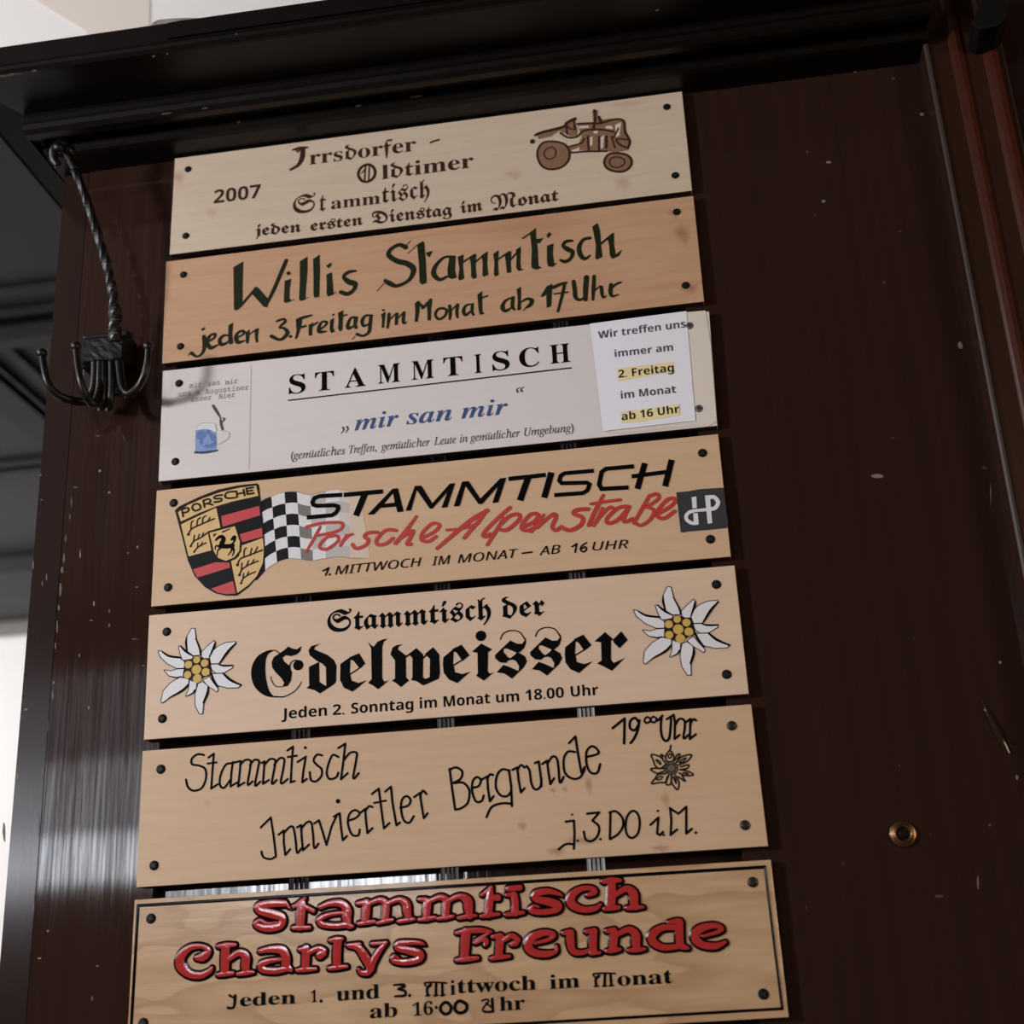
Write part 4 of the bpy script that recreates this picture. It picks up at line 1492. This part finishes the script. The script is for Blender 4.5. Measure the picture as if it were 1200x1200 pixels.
# --- 6: thin handwriting
k = Ink().crop(205, 860, 5.217)
k.draw(IK, '''s13 178,130 140,125 105,150 105,185 150,195 185,215 190,270 165,330 115,348 80,325 68,280
l13 205,145 238,122 230,220 222,335 262,308; l12 200,182 255,175
s13 345,180 310,190 280,250 275,310 300,330 340,280; l13 354,172 345,240 340,322 380,298
l13 352,178 402,166 396,240 386,322 425,298; s13 398,190 430,160 462,165 460,210 445,310 475,290; s13 458,192 485,160 514,166 508,210 490,315 522,292
l13 530,178 548,168 538,306 575,282; s13 548,190 580,155 612,160 610,200 593,304 622,282; s13 607,190 640,150 668,155 665,200 648,302 690,276
l13 688,102 722,78 714,180 708,297 732,288; l13 690,142 745,134
l13 750,172 800,140 785,230 778,297 806,276; d9 797,85
s13 900,132 868,128 848,162 868,190 896,216 895,258 862,290 832,282 824,234
s13 1000,142 965,130 940,180 928,240 945,276 985,266 998,238
l13 998,87 1042,60 1028,180 1015,278 1056,240; s13 1030,165 1070,117 1110,116 1108,160 1090,272 1124,240''')
put(k, 'lettering', 5)
k = Ink().crop(295, 910, 5.4545)
k.draw(IK, '''l14 58,326 122,262 140,380 155,510; s14 155,510 120,528 75,515 62,480
l14 172,372 205,345 205,420 215,502 246,465; s14 205,362 240,325 265,325 280,400 290,487 316,460
l14 290,325 315,310 320,400 328,472 366,435; s14 318,332 350,295 380,295 392,370 400,457 426,430
l14 400,300 430,280 455,360 478,437 510,320 548,240
l14 525,256 562,235 570,320 582,408 609,380; d14 552,158
s14 625,280 665,265 690,235 660,215 625,240 615,300 640,370 680,376 690,340
l14 688,237 725,207 730,280 740,362 772,330; s14 728,217 750,190 772,196
l14 768,112 812,78 825,180 845,332 880,298; l13 783,169 858,154
l14 853,97 890,65 900,170 925,312 947,294
s14 950,200 1000,185 1015,150 990,125 960,150 955,210 970,276 1005,296 1036,254
l14 1038,132 1075,105 1085,180 1100,267 1124,235; s14 1078,117 1095,90 1117,112''')
put(k, 'lettering', 5, 'dark handwriting climbing to the right')
k = Ink().crop(515, 860, 5.714)
k.draw(IK, '''l16 68,235 85,370 105,507; s16 66,242 110,225 152,252 142,300 95,328; s16 98,330 160,328 200,380 190,460 145,498 105,507
s16 225,360 262,350 277,310 250,290 222,320 220,390 245,452 282,450 296,414
l16 284,306 320,285 325,370 338,452 362,418; s16 320,302 338,272 358,276
s16 467,247 420,238 385,280 378,360 410,412 455,416 482,380; l16 465,242 480,350 485,484; s16 487,470 420,465 350,490 315,558
l16 488,242 520,225 530,310 545,392 570,364; s16 522,242 545,210 570,226
s16 583,216 603,248 615,330 640,372 675,355 682,300; l16 640,196 665,185 680,300 683,350
l16 688,202 720,180 730,260 742,337 767,298; s16 722,202 755,153 785,165 797,230 806,327 832,288
s16 907,122 860,120 832,170 840,260 890,300 940,292 972,240; l16 868,62 910,18 925,120 950,260 973,222
s16 985,155 1062,133 1055,103 1020,83 985,120 985,200 1010,257 1055,262 1076,203''')
put(k, 'lettering', 5, 'dark handwriting climbing to the right')
k = Ink().crop(640, 830, 6)
k.draw(IK, '''l19 468,140 552,72 548,248
s19 650,97 625,68 592,90 590,138 620,155 648,120 655,90; s19 656,85 645,150 620,210 594,244
c15 692,82 710,62 732,75 726,98 700,102; c15 736,76 755,60 776,75 766,98 744,96
l17 785,87 818,52; s18 812,62 806,130 815,200 840,230 865,210 875,130 878,72; l17 848,77 897,46
l17 898,52 906,100 903,216 938,188; s17 905,122 935,76 970,85 975,130 966,212 1000,188
l17 985,97 1015,75 1010,217 1052,183; s17 1012,112 1035,78 1054,86''')
put(k, 'lettering', 5)
k = Ink().crop(640, 830, 6)
k.draw(IK, '''l17 138,798 195,790 200,880 195,988; s17 197,958 140,955 88,992; d8 183,748; d9 222,932
l17 288,742 374,732 325,790; s17 325,790 370,830 365,890 325,932 280,925 265,868; d9 382,920
l17 452,733 448,918; s17 445,733 490,725 535,770 540,830 505,885 450,920
c17 608,722 570,760 558,830 570,890 605,912 645,880 658,810 645,745
l17 733,820 790,768 780,880 800,892 822,870; d9 785,722; d9 827,892
l17 872,703 880,790 875,890 920,853; l17 870,703 930,742 985,693 985,790 985,882 1024,848; d10 1052,875''')
put(k, 'lettering', 5)
k = Ink(y=-0.0002).crop(640, 830, 6)
k.draw(M['crest_brown'], '''c8 850,372 842,335 870,298 897,335 890,372; l9 870,300 877,262
s8 838,398 800,425 768,405 755,370 740,326 798,340 828,370 845,392
s8 820,352 806,325 832,338; s8 905,368 918,330 942,324 922,358
s8 915,382 955,340 1022,328 990,375 930,398
s8 945,412 1002,398 992,422 940,432; s8 935,455 970,472 1034,470 1003,445 942,432
s8 930,482 978,514 952,468; s8 882,472 880,512 895,545 925,572 934,520 908,470
s8 862,472 842,530 872,536 882,498; s8 842,460 790,465 765,495 742,530 800,522 838,520 852,480; s8 834,440 780,457 735,430 765,422 832,425
c6 868,352 858,335 872,320 882,338; c6 805,395 780,375 775,362 800,375; c6 935,380 965,355 985,350 960,378; c6 900,500 895,480 910,500 915,530; c6 775,500 800,480 820,482 800,502; c6 960,455 985,455 1000,462''', extra=5)
k.draw(M['flower_grey'], 'd46 880,420')
k.draw(M['crest_brown'], 'c5 880,392 856,404 850,428 866,446 892,446 908,430 904,404; c5 880,376 846,392 834,424 850,456 884,466 916,452 926,420 912,390; l5 846,392 862,404; l5 834,424 852,424; l5 850,456 866,442; l5 884,466 882,448; l5 916,452 900,440; l5 926,420 908,420; l5 912,390 900,402', extra=2)
put(k, 'drawn_flower', 5, 'small brown drawn flower with a grey centre')

# --- 7: raised enamel letters
RA = [(195, 1030, 5.217, '''v 722,150,38 650,150,44 570,165,44 572,192,44 640,212,50 708,235,46 700,285,42 620,302,42 552,282,34 572,252,22 620,272,16 680,265,12
v 730,140,20 745,165,22 765,183,4
v 830,150,50 825,220,54 820,290,50; v 780,168,24 830,162,26 900,195,28; v 778,300,26 825,298,28 877,297,24; v 798,155,18 850,118,22
v 945,172,28 1000,150,34 1070,150,44 1108,190,52 1105,240,54 1118,285,38 1140,290,22; v 1080,207,22 1000,217,26 942,245,34 952,277,34 1040,287,34 1100,280,36
v 190,482,32 230,475,50 262,440,34 220,412,28 150,420,38 95,470,54 90,530,58 140,580,44 210,590,38 265,565,32 280,545,22
v 320,412,24 370,406,32 425,402,20; v 365,420,52 362,490,54 360,570,50; v 320,586,24 360,580,30 410,576,22; v 385,490,32 450,450,38 488,480,52 486,530,52 490,565,44; v 440,582,22 490,573,30 535,570,18
v 575,442,28 640,430,38 708,436,48 734,480,52 735,530,52 765,556,26; v 700,492,22 630,502,30 582,525,40 592,555,38 670,562,36 730,550,34
v 820,432,26 860,426,34; v 855,430,50 855,490,50 850,545,46; v 803,559,22 850,553,30 917,550,20; v 870,452,28 930,425,32 968,440,34; v 940,468,46 960,455,44
v 1005,376,24 1045,370,34 1080,366,20; v 1050,380,52 1045,450,52 1045,530,50; v 998,547,24 1045,541,30 1107,535,20'''),
      (395, 1020, 5.217, '''v 130,202,24 170,196,34; v 182,200,50 180,260,50 175,310,44; v 135,326,24 180,319,28 232,312,22; v 190,207,28 260,180,32 298,200,46 300,250,48 295,300,44; v 250,322,20 300,309,28 342,302,20
v 310,202,28 380,178,32 423,205,52 430,250,50 440,295,40; v 380,312,24 430,303,28 475,298,20
v 505,176,24 545,180,34; v 555,192,50 550,240,50 548,290,44; v 503,301,22 550,296,28 602,287,22; v 560,192,28 630,163,34 668,185,48 668,230,48 665,280,44; v 618,296,20 665,288,28 712,280,20
v 680,187,28 750,158,34 798,185,56 805,230,54 812,280,40; v 745,292,22 800,281,28 852,276,18
v 940,112,32 935,170,48 930,230,48 925,270,44; v 883,281,22 930,273,30 992,268,20; v 888,150,22 945,104,24; v 945,165,26 985,168,40
v 1050,112,34 1120,106,34; v 1083,152,44 1090,200,46 1090,260,44; v 1038,150,22 1085,146,26; v 1038,271,24 1090,263,30 1142,258,20
v 73,462,24 130,472,42 180,540,54 205,590,48; v 70,459,24 140,453,28; v 300,445,22 262,490,34 222,560,40 208,600,46; v 215,449,22 302,442,24; v 207,592,44 190,625,36 150,625,28 136,606,20
v 540,456,6 520,446,22 470,440,28 382,446,34 372,475,34 440,490,44 508,512,50 500,545,38 420,562,36 346,552,30 350,522,20 380,537,12
v 733,382,22 800,370,32 880,366,32 945,376,16; v 790,380,56 785,450,56 780,530,52; v 733,549,24 785,543,32 862,535,22; v 845,442,22 900,422,28 913,440,34 905,458,20; v 850,427,18 930,384,16
v 953,406,24 1000,400,34; v 1000,410,50 995,460,50 990,520,46; v 943,539,22 990,531,30 1057,525,20; v 1020,427,28 1070,400,32 1108,425,34; v 1070,452,28 1095,445,36'''),
      (530, 1020, 3.529, '''v 458,108,4 448,100,13 400,87,24 347,96,28 346,118,26 400,130,32 438,146,34 428,165,24 370,173,24 326,166,22 335,147,14 360,152,9
v 560,102,16 590,90,24 575,74,20 530,78,24 495,105,34 495,140,36 540,162,26 590,158,22 614,141,12
v 625,46,20 660,42,26 695,42,16; v 660,50,34 660,100,36 656,150,34; v 630,159,18 660,156,22 690,153,16; v 675,102,20 720,76,26 748,95,38 752,130,36 756,150,30; v 723,156,18 755,153,22 790,152,12
v 343,301,12 400,286,16 420,266,22 380,258,26 330,278,34 315,315,36 340,340,30 390,346,26 430,335,16 434,312,8
v 460,259,18 490,255,24; v 490,260,32 490,300,34 502,335,26 540,340,20 572,328,16; v 555,253,18 590,250,24; v 585,255,32 582,300,34 585,335,30; v 575,343,18 612,340,12
v 640,251,18 670,248,24; v 670,255,32 668,290,34 665,325,30; v 640,334,16 665,331,22 695,326,14; v 685,264,20 730,245,26 758,265,36 760,300,36 765,325,28; v 733,331,16 765,328,22 798,325,12
v 897,215,16 930,210,24; v 940,215,32 940,270,34 946,310,30 975,321,14; v 930,237,22 870,237,26 830,265,34 830,295,34 870,318,26 930,315,22
v 1038,272,12 1095,256,16 1115,240,20 1080,228,24 1020,245,34 1005,280,38 1035,308,30 1090,313,26 1130,296,13''')]
k2 = Ink(y=-0.0003, dome=0.0005)
k3 = Ink(y=-0.0016, dome=0.00016)
for x0, y0, sc_, txt in RA:
    k2.crop(x0, y0, sc_).draw(M['letter_black'], txt, extra=sc_ * 4.6)
    k2.sh = (0.0006, -0.0008)
    k2.draw(M['letter_black'], txt, extra=sc_ * 3.8)
    k2.sh = (0, 0)
    k3.crop(x0, y0, sc_).draw(M['letter_red'], txt, extra=-sc_ * 0.3)
put(k2, 'letter_outline', 6, 'glossy black outline of the raised letters')
put(k3, 'raised_lettering', 6, 'glossy red raised lettering')
k = Ink(y=-0.0002, dome=0.0005).crop(0, 0, 1)
for a_, b_ in (((162, 1061.3), (896.5, 1016)), ((896.5, 1016), (917, 1182)), ((917, 1182), (152.5, 1226)), ((152.5, 1226), (162, 1061.3))):
    k.ribbon([(a_[0], a_[1], 3.6), (b_[0], b_[1], 3.6)], M['letter_black'])
put(k, 'border_line', 6)
LB = M['ink']
k = Ink().crop(255, 1125, 4.2857)
k.draw(LB, '''v 60,178,12 78,188,10; v 88,180,16 86,215,15 78,240,12 52,240,14''')
k.text(LB, serif('eden'), (112, 233), (393, 218), 66, bold=.004)
k.text(LB, serif('1'), (468, 214), (500, 211), 60); k.draw(LB, 'd8 520,206')
k.text(LB, serif('und'), (596, 205), (814, 192), 72, bold=.004)
k.draw(LB, 'd8 965,178; v 885,126,10 930,124,14 938,134,14 905,146,10 940,155,14 940,178,14 890,182,10')
k.draw(LB, '''s9 1046,130 1042,115 1100,112 1150,116; v 1070,125,16 1052,145,14 1056,178,14; v 1098,118,14 1096,178,14; v 1128,118,14 1130,178,14; l8 1046,180 1066,177; l8 1086,180 1106,177; l8 1120,178 1142,175''')
k.text(LB, serif('i'), (1168, 176), (1196, 174), 74)
k.crop(525, 1125, 4.2857)
k.text(LB, serif('ttwoch'), (48, 167), (444, 148), 72, bold=.004)
k.text(LB, serif('im'), (512, 146), (662, 137), 72, bold=.004)
k.draw(LB, '''s9 736,84 732,70 790,66 840,68; v 758,80,16 742,98,14 745,130,14; v 788,74,14 786,130,14; v 816,74,14 820,128,14; l8 734,133 756,130; l8 776,132 798,130; l8 810,130 832,127''')
k.text(LB, serif('onat'), (852, 130), (1130, 115), 72, bold=.004)
put(k, 'lettering', 6)
k = Ink().crop(255, 1125, 4.2857)
k.text(LB, serif('ab'), (765, 293), (903, 284), 72, bold=.004)
k.text(LB, serif('16'), (980, 281), (1082, 274), 66)
k.draw(LB, 'd8 1098,238; c16 1148,212 1124,228 1120,252 1142,272 1166,262 1172,234')
k.crop(525, 1125, 4.2857)
k.draw(LB, '''c17 60,206 38,222 36,250 58,266 88,255 94,225
s9 170,205 190,198 205,205 182,235 174,250 185,262 210,258; v 222,196,15 224,230,15 226,258,15; v 226,258,14 205,262,10 185,258,12; l9 190,215 222,240''')
k.text(LB, serif('hr'), (260, 256), (388, 248), 72, bold=.004)
put(k, 'lettering', 6)
